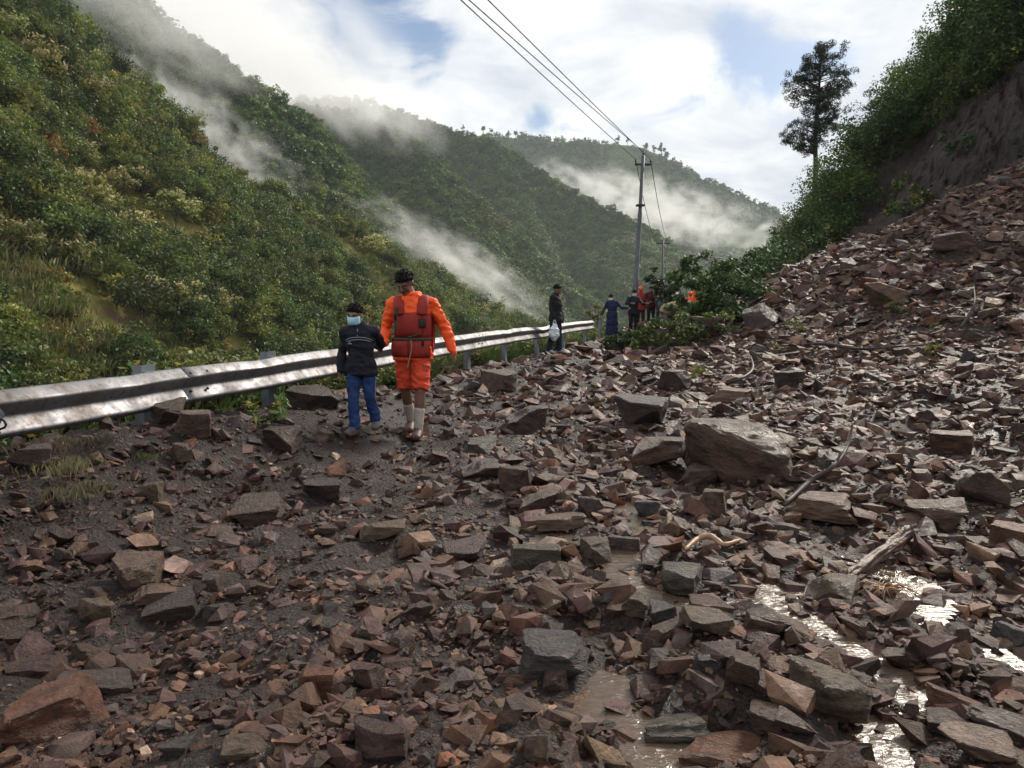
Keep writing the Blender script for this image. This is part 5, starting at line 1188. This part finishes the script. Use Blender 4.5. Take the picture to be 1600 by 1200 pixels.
MB().box((.125, -.178, .985), (.022, .02, .05)).build('buckle', BLACKC, vo)
panel(MB(), (0, 0, 0), .224, .174, .38, .72, 1.145, 1.235, .012, 6, 3, .004).build('patch', PATCH, vo, True)
pk = panel(MB(), (0, 0, 0), .226, .176, -.34, .02, 1.165, 1.225, .004, 5, 2, .0).build('stitched_emblem', cloth('emblem_dark_red', (.16, .022, .016), None, .7), vo, True)
MB().tube(spline([(.005, -.190, 1.02), (.012, -.195, .94), (-.01, -.19, .84), (-.035, -.185, .735)], 6), .0065, 7).build('rope', ROPE, vo, True)
def text_part(txt, size, loc, rot, mat_, parent, ext=.0015):
    cu = bpy.data.curves.new('lettering', 'FONT'); cu.body = txt; cu.size = size; cu.extrude = ext; cu.align_x = 'CENTER'; cu.align_y = 'CENTER'
    o = bpy.data.objects.new('work_t', cu); C.objects.link(o); dg = bpy.context.evaluated_depsgraph_get(); dg.update(); me = bpy.data.meshes.new_from_object(o.evaluated_get(dg)); bpy.data.objects.remove(o)
    r_ = link('lettering', me, mat_, parent); r_.location = loc; r_.rotation_euler = rot; return r_
text_part('NDRF', .085, (.138, -.145, .655), (R(92), R(90), R(33)), PRINT, man, .004)
for a in 'LR':
    an, kn = Vv(JM['an' + a]), Vv(JM['kn' + a]); sk = MB(); sk.limb([an - Vector((0, 0, .02)), an.lerp(kn, .25), an.lerp(kn, .52)], [.045, .050, .058], 12); link('sock', remesh(sk, .008, 2, .002), SOCK, man)
man.scale = (KS, KS, KS)
# --- the boy
q2 = feet_at(566, 680); s_ = .80
JB = pose(s_, hs=.93, head=(-.045, -.035, 1.265), neck=(-.012, 0, 1.145), chest=(0, 0, .985), waist=(0, 0, .83), pelvis=(0, 0, .715), shL=(-.150, 0, 1.085), shR=(.150, 0, 1.085), elL=(-.200, .03, .87), wrL=(-.215, -.03, .685), elR=(.225, .05, .93), wrR=(.235, -.12, .945), nod=R(16), yaw=R(-14), roll=R(4),
          hipL=(-.075, 0, .70), knL=(-.075, -.05, .39), anL=(-.075, -.03, .075), hipR=(.075, .02, .70), knR=(.085, .0, .40), anR=(.125, .13, .135), toeL=(-.125, -.155, .03), toeR=(.13, .03, .055), palmL=(1, -.3, 0), palmR=(-1, 0, -.3))
KB = .865; hold = ((Vv(JM['wrL']) + Vector((-.25, -.9, -.35)).normalized() * .065) * KS + Vector((q.x, q.y, qz + .01)) - Vector((q2.x, q2.y, q2.z + .01))) / KB; bh = Vector((.55, -.35, .05)).normalized(); JB['wrR'] = tuple(hold - bh * .07); JB['elR'] = tuple((Vv(JB['shR']) + Vv(JB['wrR'])) / 2 + Vector((.05, .07, -.06)))
boy, L, M, hs = figure('boy in dark tracksuit top, jeans and pale blue face mask', (q2.x, q2.y, q2.z + .01), JB, .0085, SKIN_L, NAVY, DENIM, SHOEG, mask=MASK, hands=((-.05, -.1, -1), (.55, -.35, .05)), curl=.55, leg_flare=.012, bw=.92, wr=.006, tg=.024, hem=.115)
for z, w_ in ((1.035, .125), (1.010, .105)):
    MB().tube([Vector((math.sin(a) * .165, -math.cos(a) * .120 - .004, z - .035 * abs(a) ** 2)) for a in np.linspace(-w_ * 8, w_ * 8, 15)], .0032, 5).build('piping', TRIM, boy, True)
MB().tube([(-.008, -.118, 1.045), (-.008, -.095, 1.12)], .0035, 5).build('zip', TRIM, boy, True)
MB().sphere((-.083, -.128, .985), (.007, .003, .006)).box((-.083, -.131, .968), (.040, .003, .008)).build('chest_logo', TRIM, boy)
MB().tube([Vv(JB['neck']) + Vector((.058 * math.sin(a), -.056 * math.cos(a), .012 + .016 * abs(math.sin(a / 2)))) for a in np.linspace(-2.7, 2.7, 18)], .017, 8).build('collar', NAVY, boy, True)
for sx, a in ((1, 'R'),):
    h_, k_, an_ = Vv(JB['hip' + a]), Vv(JB['kn' + a]), Vv(JB['an' + a]); MB().tube([h_ + Vector((.085, -.01, 0)), k_ + Vector((.062, -.02, 0)), an_ + Vector((.05, 0, .05))], .003, 5).build('seam', TRIM, boy, True)
boy.scale = (KB, KB, KB)
# --- man with the white bag
q3 = Vector(((868 - 800) / FPX * 18.3, 18.3, 0)); q3.z = Gz(q3.x, q3.y) + .01
_g = dict(head=(.02, -.03, 1.60), elL=(-.22, .03, 1.12), wrL=(-.20, -.06, .90), elR=(.22, -.02, 1.12), wrR=(.20, -.10, .885), shL=(-.17, 0, 1.40), shR=(.17, 0, 1.40), knL=(-.09, .05, .49), anL=(-.09, .14, .085), toeL=(-.10, -.02, .03), knR=(.09, -.06, .5), anR=(.09, -.06, .085), toeR=(.10, -.22, .03))
JG = pose(.95, **{k: tuple(c * .95 for c in v) for k, v in _g.items()}, nod=R(12), yaw=R(10))
figure('man in black jacket standing at the rail and carrying a white bag', (q3.x, q3.y, q3.z), JG, .013, SKIN, BLACKC, cloth('trousers_dark_blue', (.012, .016, .035)), SHOEW, rz=R(62), eyes=True, bw=1.08, tg=.028, curl=.9)
wrw = Matrix.Rotation(R(62), 3, 'Z') @ Vector(JG['wrL']) + Vector((q3.x, q3.y, q3.z))
BAG = simple('white_plastic', (.62, .66, .67), (.48, .54, .57), 8, .35, .4, 25, bd=.02)
bm_ = MB(); bm_.sphere((0, 0, -.30), (.125, .085, .165), None, 18, 14); bm_.limb([(0, 0, -.2), (0, 0, -.10), (.0, 0, -.08)], [(.10, .06), (.045, .03), (.03, .02)], 12, side=(1, 0, 0))
bmesh_ = remesh(bm_, .012, 3, .012, 11, 3); bg_ = link('plastic_bag', bmesh_, BAG, None, wrw + Vector((.0, -.03, -.06))); tag(bg_, 'white plastic carrier bag hanging from the hand of the man at the rail', 'bag')
MB().tube(spline([(-.05, 0, -.14), (-.025, 0, -.03), (.0, 0, .012), (.03, 0, -.03), (.05, 0, -.14)], 5), (.008), 6).build('handle', BAG, bg_, True)
# --- woman in the navy dress, holding on to the rail and to her companion
def at(u, d): x = (u - 800) / FPX * d; return Vector((x, d, Gz(x, d)))
q4 = at(956, 28.6)
JW = pose(.93, head=(-.07, -.03, 1.475), neck=(-.03, 0, 1.36), elL=(-.30, .0, 1.05), wrL=(-.40, -.08, .86), elR=(.33, -.08, 1.10), wrR=(.55, -.20, 1.08), nod=R(14), yaw=R(-10))
figure('woman in long navy dress with one hand on the rail end', q4, JW, .016, SKIN_L, DRESS, None, SHOE, dress=DRESS, mask=MASKW, hands=((-.5, -.2, -.6), (.8, -.3, .1)), bw=1.15, wr=.008)
q5 = at(989, 29.0)
JN = pose(.98, head=(.02, -.03, 1.575), elR=(.30, -.20, 1.17), wrR=(.42, -.42, 1.2), elL=(-.30, -.15, 1.18), wrL=(-.12, -.36, 1.2), nod=R(16), yaw=R(4))
figure('person in black clothes and dark headscarf with white mask', q5, JN, .016, SKIN_L, NAVY, BLACKC, SHOE, mask=MASKW, hair=True, hands=((1, -.3, 0), (.8, -.5, .1)), bw=1.05, sleeve=.72)
def hat(J, parent, mat_, brim=True):
    c = Vv(J['head']); M = head_frame(J); b = MB(); s = J['s']; L = lambda p: c + M @ (Vv(p) * s)
    V = []
    b.sphere(L((0, .012, .045)), (.105 * s, .120 * s, .100 * s), M, 18, 12)
    if brim: b.limb([L((-.05, -.125, .03)), L((.05, -.125, .03))], [(.02, .008), (.02, .008)], 8, side=(0, 1, 0))
    return b.build('helmet', mat_, parent, True)
q6 = at(1000, 31.5)
JH = pose(1.02, nod=R(6)); e6, *_ = figure('rescuer in orange helmet and dark red clothes behind the masked pair', q6, JH, .018, SKIN, cloth('dark_red_orange', (.30, .03, .02)), cloth('dark_trousers', (.05, .02, .02)), SHOE, hands=((-.1, 0, -1), (.1, 0, -1))); hat(JH, e6, HELM)
q7 = at(1016, 31.0)
figure('person in maroon clothes in the middle of the distant group', q7, pose(.93, nod=R(15), wrL=(-.1, -.25, 1.0), wrR=(.12, -.25, 1.0)), .018, SKIN_L, MAROON, BLACKC, SHOE, hands=((.5, -.8, 0), (-.5, -.8, 0)))
q8 = at(1031, 30.6); J8 = pose(1.0, nod=R(20), head=(0, -.12, 1.52), neck=(0, -.06, 1.42), shL=(-.19, -.04, 1.36), shR=(.19, -.04, 1.36), elL=(-.28, -.12, 1.10), wrL=(-.12, -.32, .98), elR=(.28, -.12, 1.10), wrR=(.12, -.32, .98)); e8, *_ = figure('stooping soldier in camouflage clothes and cap holding a pale bundle', q8, J8, .018, SKIN, CAMO, CAMO, BLACKC, hands=((.5, -.7, -.3), (-.5, -.7, -.3)), tg=.03); hat(J8, e8, CAMO)
bl = MB().sphere((0, 0, 0), (.16, .13, .19)); bl.box((0, -.02, .14), (.2, .12, .05)); bo_ = link('cloth_bundle', remesh(bl, .016, 3, .015, 9, 2), simple('teal_grey', (.10, .14, .15), (.06, .08, .09), 6, .8, .3), None, q8 + Vector((-.04, -.42, .82))); tag(bo_, 'grey-blue cloth bundle in the hands of the soldier', 'bundle')
q9 = at(1040, 33.5); figure('person in dark grey clothes behind the soldier', q9, pose(.98), .02, SKIN, GREYC, BLACKC, SHOE)
q10 = P(1093, 441, 36) - Vector((0, 0, 1.78)); J10 = pose(1.03); e10, *_ = figure('rescuer in orange half hidden behind the pale green sapling', q10, J10, .02, SKIN, ORANGE, OSHORT, SHOE); hat(J10, e10, HELM)
q11 = P(1079, 456, 37) - Vector((0, 0, 1.66)); J11 = pose(.96); e11, *_ = figure('second orange rescuer farther back, lower in the foliage', q11, J11, .02, SKIN, ORANGE, OSHORT, SHOE); hat(J11, e11, HELM)
# --- bystander whose sleeve shows at the left edge
xq, yq = -2.365, 3.0
J12 = pose(.84, shR=(.14, 0, 1.15), elR=(.285, .04, .86), wrR=(.235, -.12, .69))
e12, *_ = figure('bystander in padded dark blue jacket cut off by the left edge', (xq, yq, Gz(xq, yq)), J12, .014, SKIN, cloth('padded_navy', (.016, .020, .038), (.03, .034, .05)), BLACKC, SHOE, tg=.035, wr=.009)
for k in range(5):
    a = Vv(J12['elR']).lerp(Vv(J12['wrR']), k / 6 + .08); d_ = (Vv(J12['wrR']) - Vv(J12['elR'])).normalized()
    ring = [a + (Vector((1, 0, 0)) * math.cos(t_) + d_.cross(Vector((1, 0, 0))) * math.sin(t_)) * (.061 - .002 * k) for t_ in np.linspace(0, 6.283, 15)]
    MB().tube(ring, .005, 6).build('sleeve_band', cloth('band_grey', (.045, .048, .06), None, .7), e12, True)
# --- pale sacks beside the group
SACK = simple('pale_sack', (.42, .34, .20), (.27, .21, .12), 7, .85, .4, 20, bd=.02)
for i, (u, d, w_, lab) in enumerate(((1045, 27.6, .34, 'leftmost pale sack on the pile beside the soldier'), (1056, 27.8, .38, 'middle pale sack on the pile beside the soldier'), (1066, 27.5, .34, 'rightmost pale sack on the pile beside the soldier'))):
    p_ = at(u, d); b_ = MB().sphere((0, 0, 0), (w_, .24, .20), None, 14, 10); o = link('sack', remesh(b_, .03, 2, .03, 6, i), SACK, None, p_ + Vector((0, 0, .62 + .05 * (i == 1)))); tag(o, lab, 'sack', 'pale sacks in the distance')
b_ = cut_block(7777, 6, 2); b_.materials.append(RM['dark brown']); p_ = at(1055, 27.9); put_rock(b_, (p_.x, p_.y + .1, p_.z + .15), (.65, .5, .42), .2, 3, 'dark brown', 'dark flat-topped rock carrying the pale sacks')
# ------------------------------------------------------------------ bushes carried down by the slide, and roadside plants
def bush(name, root_uvd, blobs, per, leaf, base, alt, alt_p, label, cat='bush', stems=True, group=None, asp=.5, seed=1, trunk_pts=None, trunk_r=.05, z_ground=True):
    r_ = P(*root_uvd)
    if z_ground: r_.z = Gz(r_.x, r_.y) - .05
    e = empty(name, r_); rg = np.random.default_rng(seed); cs = []; cr = []
    for (u, v, d, rad, n) in blobs:
        c_ = P(u, v, d) - r_
        q = rg.normal(size=(n, 3)); q /= np.linalg.norm(q, axis=1, keepdims=True); q *= rg.random((n, 1)) ** .4
        cs += [np.array(c_) + k * rad for k in q]; cr += list(rad * rg.uniform(.28, .5, n))
    V, F, K = leaf_cloud(rg, np.array(cs), np.array(cr), per, leaf, base, alt, alt_p, up=.45, asp=asp, var=.3)
    link('foliage', np_mesh('foliage', V, F, LEAF, K), None, e)
    if stems:
        b = MB()
        if trunk_pts:
            tp = spline([P(*q) - r_ for q in trunk_pts], 5); b.tube(tp, [trunk_r * (1 - .75 * i / (len(tp) - 1)) for i in range(len(tp))], 8)
        for i in rg.choice(len(cs), min(len(cs), 16), replace=False):
            c_ = Vector(cs[i]); st = Vector((0, 0, 0)) if not trunk_pts else min((Vector(q) for q in tp[2:]), key=lambda q: (q - c_).length)
            b.tube([st, st.lerp(c_, .5) + Vector((0, 0, .08)), c_], [.018, .013, .005], 5)
        b.build('stem' if not trunk_pts else 'trunk', DKW, e, True)
    tag(e, label, cat, group); return e
BL = (.065, .105, .030)
bush('fallen_tree', (1262, 492, 24), [(1090, 418, 26, .6, 9), (1130, 415, 26, .65, 10), (1085, 452, 24.5, .6, 9), (1130, 455, 24.5, .8, 16), (1165, 470, 24, .7, 13), (1115, 490, 23.5, .7, 14), (1160, 500, 23, .55, 9), (1190, 450, 25, .6, 9), (1095, 475, 23.8, .5, 9)], 46, .10, BL, LIME, .2, 'uprooted leafy tree toppled across the road with its trunk slanting left', 'tree', seed=31, trunk_pts=[(1262, 492, 24), (1215, 463, 24.5), (1165, 432, 25.2), (1135, 405, 26)], trunk_r=.075, asp=.42)
bush('leafy_bush', (1075, 520, 26.5), [(1058, 440, 27, .42, 6), (1062, 475, 27, .42, 6), (1085, 500, 26.5, .55, 9), (1050, 430, 27, .3, 3)], 36, .12, (.085, .14, .045), (.14, .20, .07), .3, 'pale green broad-leaved sapling beside the toppled tree', 'bush', seed=33, asp=.5)
bush('low_bush', (1050, 540, 20.8), [(1000, 530, 20.5, .42, 9), (1030, 520, 20.6, .48, 11), (1062, 518, 20.8, .55, 12), (1095, 515, 21, .5, 10), (1125, 505, 21.5, .5, 9)], 60, .06, (.062, .092, .030), OLIVE, .2, 'low dark olive bush lying on the rubble below the walkers', 'bush', seed=35)
bush('low_bush', (968, 540, 21), [(955, 532, 21, .30, 6), (972, 534, 21, .36, 8), (988, 530, 21, .3, 7)], 50, .06, (.07, .12, .032), LIME, .2, 'small bright low bush at the end of the guardrail', 'bush', seed=36)
bush('dark_bush', (1040, 510, 29), [(1022, 440, 32, .55, 8), (1040, 448, 30, .5, 8), (1045, 470, 29, .45, 7), (1055, 458, 29, .5, 8), (1030, 455, 31, .4, 6)], 34, .09, (.024, .042, .018), GREEN, .1, 'dark upright bush partly hiding the distant group of people', 'bush', seed=37)
bush('leafy_bush', (1180, 468, 34), [(1160, 420, 36, 1.0, 12), (1195, 410, 37, 1.1, 14), (1215, 425, 36, 1.0, 12), (1180, 445, 34, .9, 12), (1215, 392, 40, .9, 10), (1160, 448, 33, .7, 8)], 40, .11, (.038, .068, .022), LIME, .15, 'wide green bush at the foot of the roadside hill', 'bush', seed=38)
bush('leafy_bush', (1245, 432, 36), [(1245, 395, 38, .9, 10), (1270, 380, 38, .9, 10), (1290, 390, 37, .7, 8)], 40, .10, (.03, .056, .02), GREEN, .2, 'dark green bush beneath the pine at the scar edge', 'bush', seed=39)
bush('dry_bush', (936, 500, 33), [(930, 490, 33, .35, 6), (938, 482, 33, .3, 5)], 24, .07, (.17, .12, .045), (.11, .10, .04), .3, 'dry straw-coloured bush behind the end of the guardrail', 'bush', seed=40)
# stand-alone sprigs poking out of the rubble
for i, (u, v, h, lab) in enumerate(((1240, 525, .35, 'small green sprig growing from rubble right of the toppled tree'), (1395, 490, .3, 'small green sprig beside the tan talus boulder'), (1450, 555, .35, 'green sprig at the tip of the long fallen branch'), (1085, 598, .22, 'tiny green sprig behind the bright-topped block'), (1210, 555, .25, 'tiny green sprig at the foot of the talus'), (1560, 250, .7, 'yellowish tuft of grass at the top of the talus'), (430, 655, .22, 'olive weed growing from rocks below the second guardrail post'), (385, 645, .2, 'small weed at the foot of the rail between the nearest posts'))):
    q = ground_hit(u, v); e = empty('sprig', q); rg = np.random.default_rng(60 + i)
    cs = rg.normal(size=(7, 3)) * h * .35 + np.array([0, 0, h * .5]); V, F, K = leaf_cloud(rg, cs, np.full(7, h * .32), 16, .035 + h * .05, (.075, .11, .032), OLIVE, .3, asp=.35)
    link('foliage', np_mesh('foliage', V, F, LEAF, K), None, e); MB().tube([(0, 0, -.05), (.02, 0, h * .5), (0, .02, h * .8)], [.008, .006, .003], 5).build('stem', DKW, e, True)
    tag(e, lab, 'plant')
for i, (u, v, h, c1, c2, lab) in enumerate(((95, 742, .22, (.20, .19, .085), (.11, .11, .05), 'pale green grass tuft under the near end of the rail'), (115, 778, .20, (.16, .145, .085), (.10, .085, .055), 'dry greyish grass tuft on the verge below the pale tuft'), (75, 705, .2, (.13, .10, .07), (.08, .065, .045), 'matted dry grass just under the near rail beam'), (150, 700, .17, (.10, .085, .06), (.07, .06, .045), 'low matted grass under the rail left of the nearest post'), (225, 720, .10, (.09, .12, .04), (.07, .08, .035), 'tiny green grass tuft on the gravel verge'), (1378, 905, .12, (.2, .15, .09), (.12, .09, .06), 'wisp of dry grass caught under the broken log'))):
    q = ground_hit(u, v); o = link('grass', grass_clump(80 + i, 260, h * .42, h * .5, c1, c2, .0008), None, None, q); tag(o, lab, kind='stuff')
# weeds just beyond the rail
WEED = [crown('foliage', 400 + i, .62, (.34, .34, .30), 16, 26, .030, c, a, .3, low=-.9, cr=.42) for i, (c, a) in enumerate([((.075, .125, .03), LIME), ((.055, .10, .028), OLIVE), ((.11, .13, .04), (.18, .17, .06))])]
rgw = random.Random(9); yy = 4.8; i = 0
while yy < 25.0 and i < 29:
    y = yy + rgw.uniform(-.15, .15); x = rail_x(y) - rgw.uniform(.6, 1.1); s = rgw.uniform(.75, 1.15) * (.95 if y < 9 else 1.1)
    if not (8.7 < y < 9.6):
        e = empty('weed', (x, y, Gz(x, y) - .08), rgw.uniform(0, 6)); e.scale = (s, s, s); j = rgw.randrange(3); link('foliage', WEED[j], None, e); b_ = MB()
        for k in range(4): b_.tube([(0, 0, -.05), (.03 * k - .05, .02 * k, .25), (.06 * k - .1, .05 - .03 * k, .5)], [.008, .006, .003], 5)
        b_.build('stem', DKW, e, True)
        tag(e, ordinal(i, ['fresh green weed', 'mid-green weed', 'yellow-green weed'][j]) + ' of the row growing just beyond the guardrail', 'weed', 'weeds beyond the guardrail'); i += 1
    yy += rgw.uniform(.55, .95)
rgv = np.random.default_rng(17); n = 2600; y = rgv.uniform(2, 34, n); x = rail_x(y) - .55 - 3.2 * rgv.random(n) ** 1.4; z = G(x, y)
vg = [grass_clump(420 + i, 60, .5, .16, a, b_, .008) for i, (a, b_) in enumerate([((.10, .15, .04), (.07, .10, .03)), ((.15, .15, .055), (.09, .10, .035))])] + WEED
scatter('verge_grass', np.stack([x, y, z - .03], 1), rgv.uniform(.5, 1.1, n), rgv.integers(0, 5, n), vg, 'green grass and weeds on the bank beyond the guardrail', rgv)
# ------------------------------------------------------------------ air: even haze and drifting mist
def mist(name, u0, v0, u1, v1, d, thick_px, depth, dens, label, seed=0, sc_=2.2, thr=.42, soft=.35, d1=None):
    a, b_ = P(u0, v0, d), P(u1, v1, d1 or d); c = (a + b_) / 2; ax = (b_ - a); L = ax.length / 2; X = ax.normalized()
    Y = Vector((c.x, c.y, 0)).normalized(); Z = X.cross(Y).normalized(); Y = Z.cross(X)
    th = thick_px / FPX * (d + (d1 or d)) / 2
    q = MB(); q.sphere((0, 0, 0), 1.0, nu=20, nv=12); me = q.mesh(name)
    o = link(name, me); o.matrix_world = Matrix.Translation(c) @ Matrix((X, Y, Z)).transposed().to_4x4() @ Matrix.Diagonal((L * 1.15, depth, th, 1))
    m = bpy.data.materials.new(name); m.use_nodes = True; t = m.node_tree; t.nodes.clear()
    out_ = nd(t, 'ShaderNodeOutputMaterial'); pv_ = nd(t, 'ShaderNodeVolumePrincipled'); lk(t, pv_.outputs[0], out_.inputs['Volume'])
    pv_.inputs['Color'].default_value = (.985, .985, .98, 1); pv_.inputs['Anisotropy'].default_value = .45
    co = objco(t); ln = nd(t, 'ShaderNodeVectorMath', operation='LENGTH'); lk(t, co, ln.inputs[0])
    fall = mathn(t, 'SUBTRACT', 1.0, ln.outputs['Value'], clamp=True)
    mpn = nd(t, 'ShaderNodeMapping'); k = L / max(th, 1); mpn.inputs['Scale'].default_value = (k * .8, .8, 1.0); mpn.inputs['Location'].default_value = (seed * 3.7, seed * 1.3, seed * 2.1); lk(t, co, mpn.inputs[0])
    n_ = noise(t, sc_, 4, .58, mpn.outputs[0], .5)
    v = mathn(t, 'ADD', n_, mathn(t, 'MULTIPLY', fall, .38))
    mr = nd(t, 'ShaderNodeMapRange', interpolation_type='SMOOTHSTEP', inp={'From Min': thr + .12, 'From Max': thr + .12 + soft, 'To Max': dens}); lk(t, v, mr.inputs[0])
    edge = nd(t, 'ShaderNodeMapRange', interpolation_type='SMOOTHSTEP', inp={'From Min': 0.0, 'From Max': .35}); lk(t, fall, edge.inputs[0])
    lk(t, mathn(t, 'MULTIPLY', mr.outputs[0], edge.outputs[0]), pv_.inputs['Density'])
    me.materials.append(m); tag(o, label, kind='stuff'); return o
mist('mist', 60, 40, 500, 330, 225, 80, 35, .030, 'thin white mist drifting between the near slope and the second spur', 1, sc_=3.4, thr=.46, d1=250)
mist('mist', 520, 300, 860, 500, 320, 58, 45, .026, 'strip of white mist rising along the foot of the middle spur', 2, sc_=3.4, thr=.45, d1=390)
mist('mist', 790, 265, 1240, 385, 1000, 58, 120, .0085, 'warm white cloud bank lying across the distant hill', 3, sc_=2.8, thr=.39)
mist('mist', 150, -30, 700, 190, 500, 95, 160, .013, 'low cloud hiding the tops of the forested spurs', 4, thr=.34)
mist('mist', 20, -20, 420, 100, 300, 90, 60, .022, 'low cloud trailing over the top of the near slope', 5, thr=.38)
hz = MB().box((0, 900, 150), (2900, 2300, 420)); hzo = hz.build('haze', None)
m = bpy.data.materials.new('haze'); m.use_nodes = True; t = m.node_tree; t.nodes.clear()
out_ = nd(t, 'ShaderNodeOutputMaterial'); pv_ = nd(t, 'ShaderNodeVolumePrincipled'); lk(t, pv_.outputs[0], out_.inputs['Volume'])
pv_.inputs['Color'].default_value = (.90, .95, 1.0, 1); pv_.inputs['Density'].default_value = .00013
hzo.data.materials.append(m); tag(hzo, 'pale even haze filling the valley air', kind='stuff')
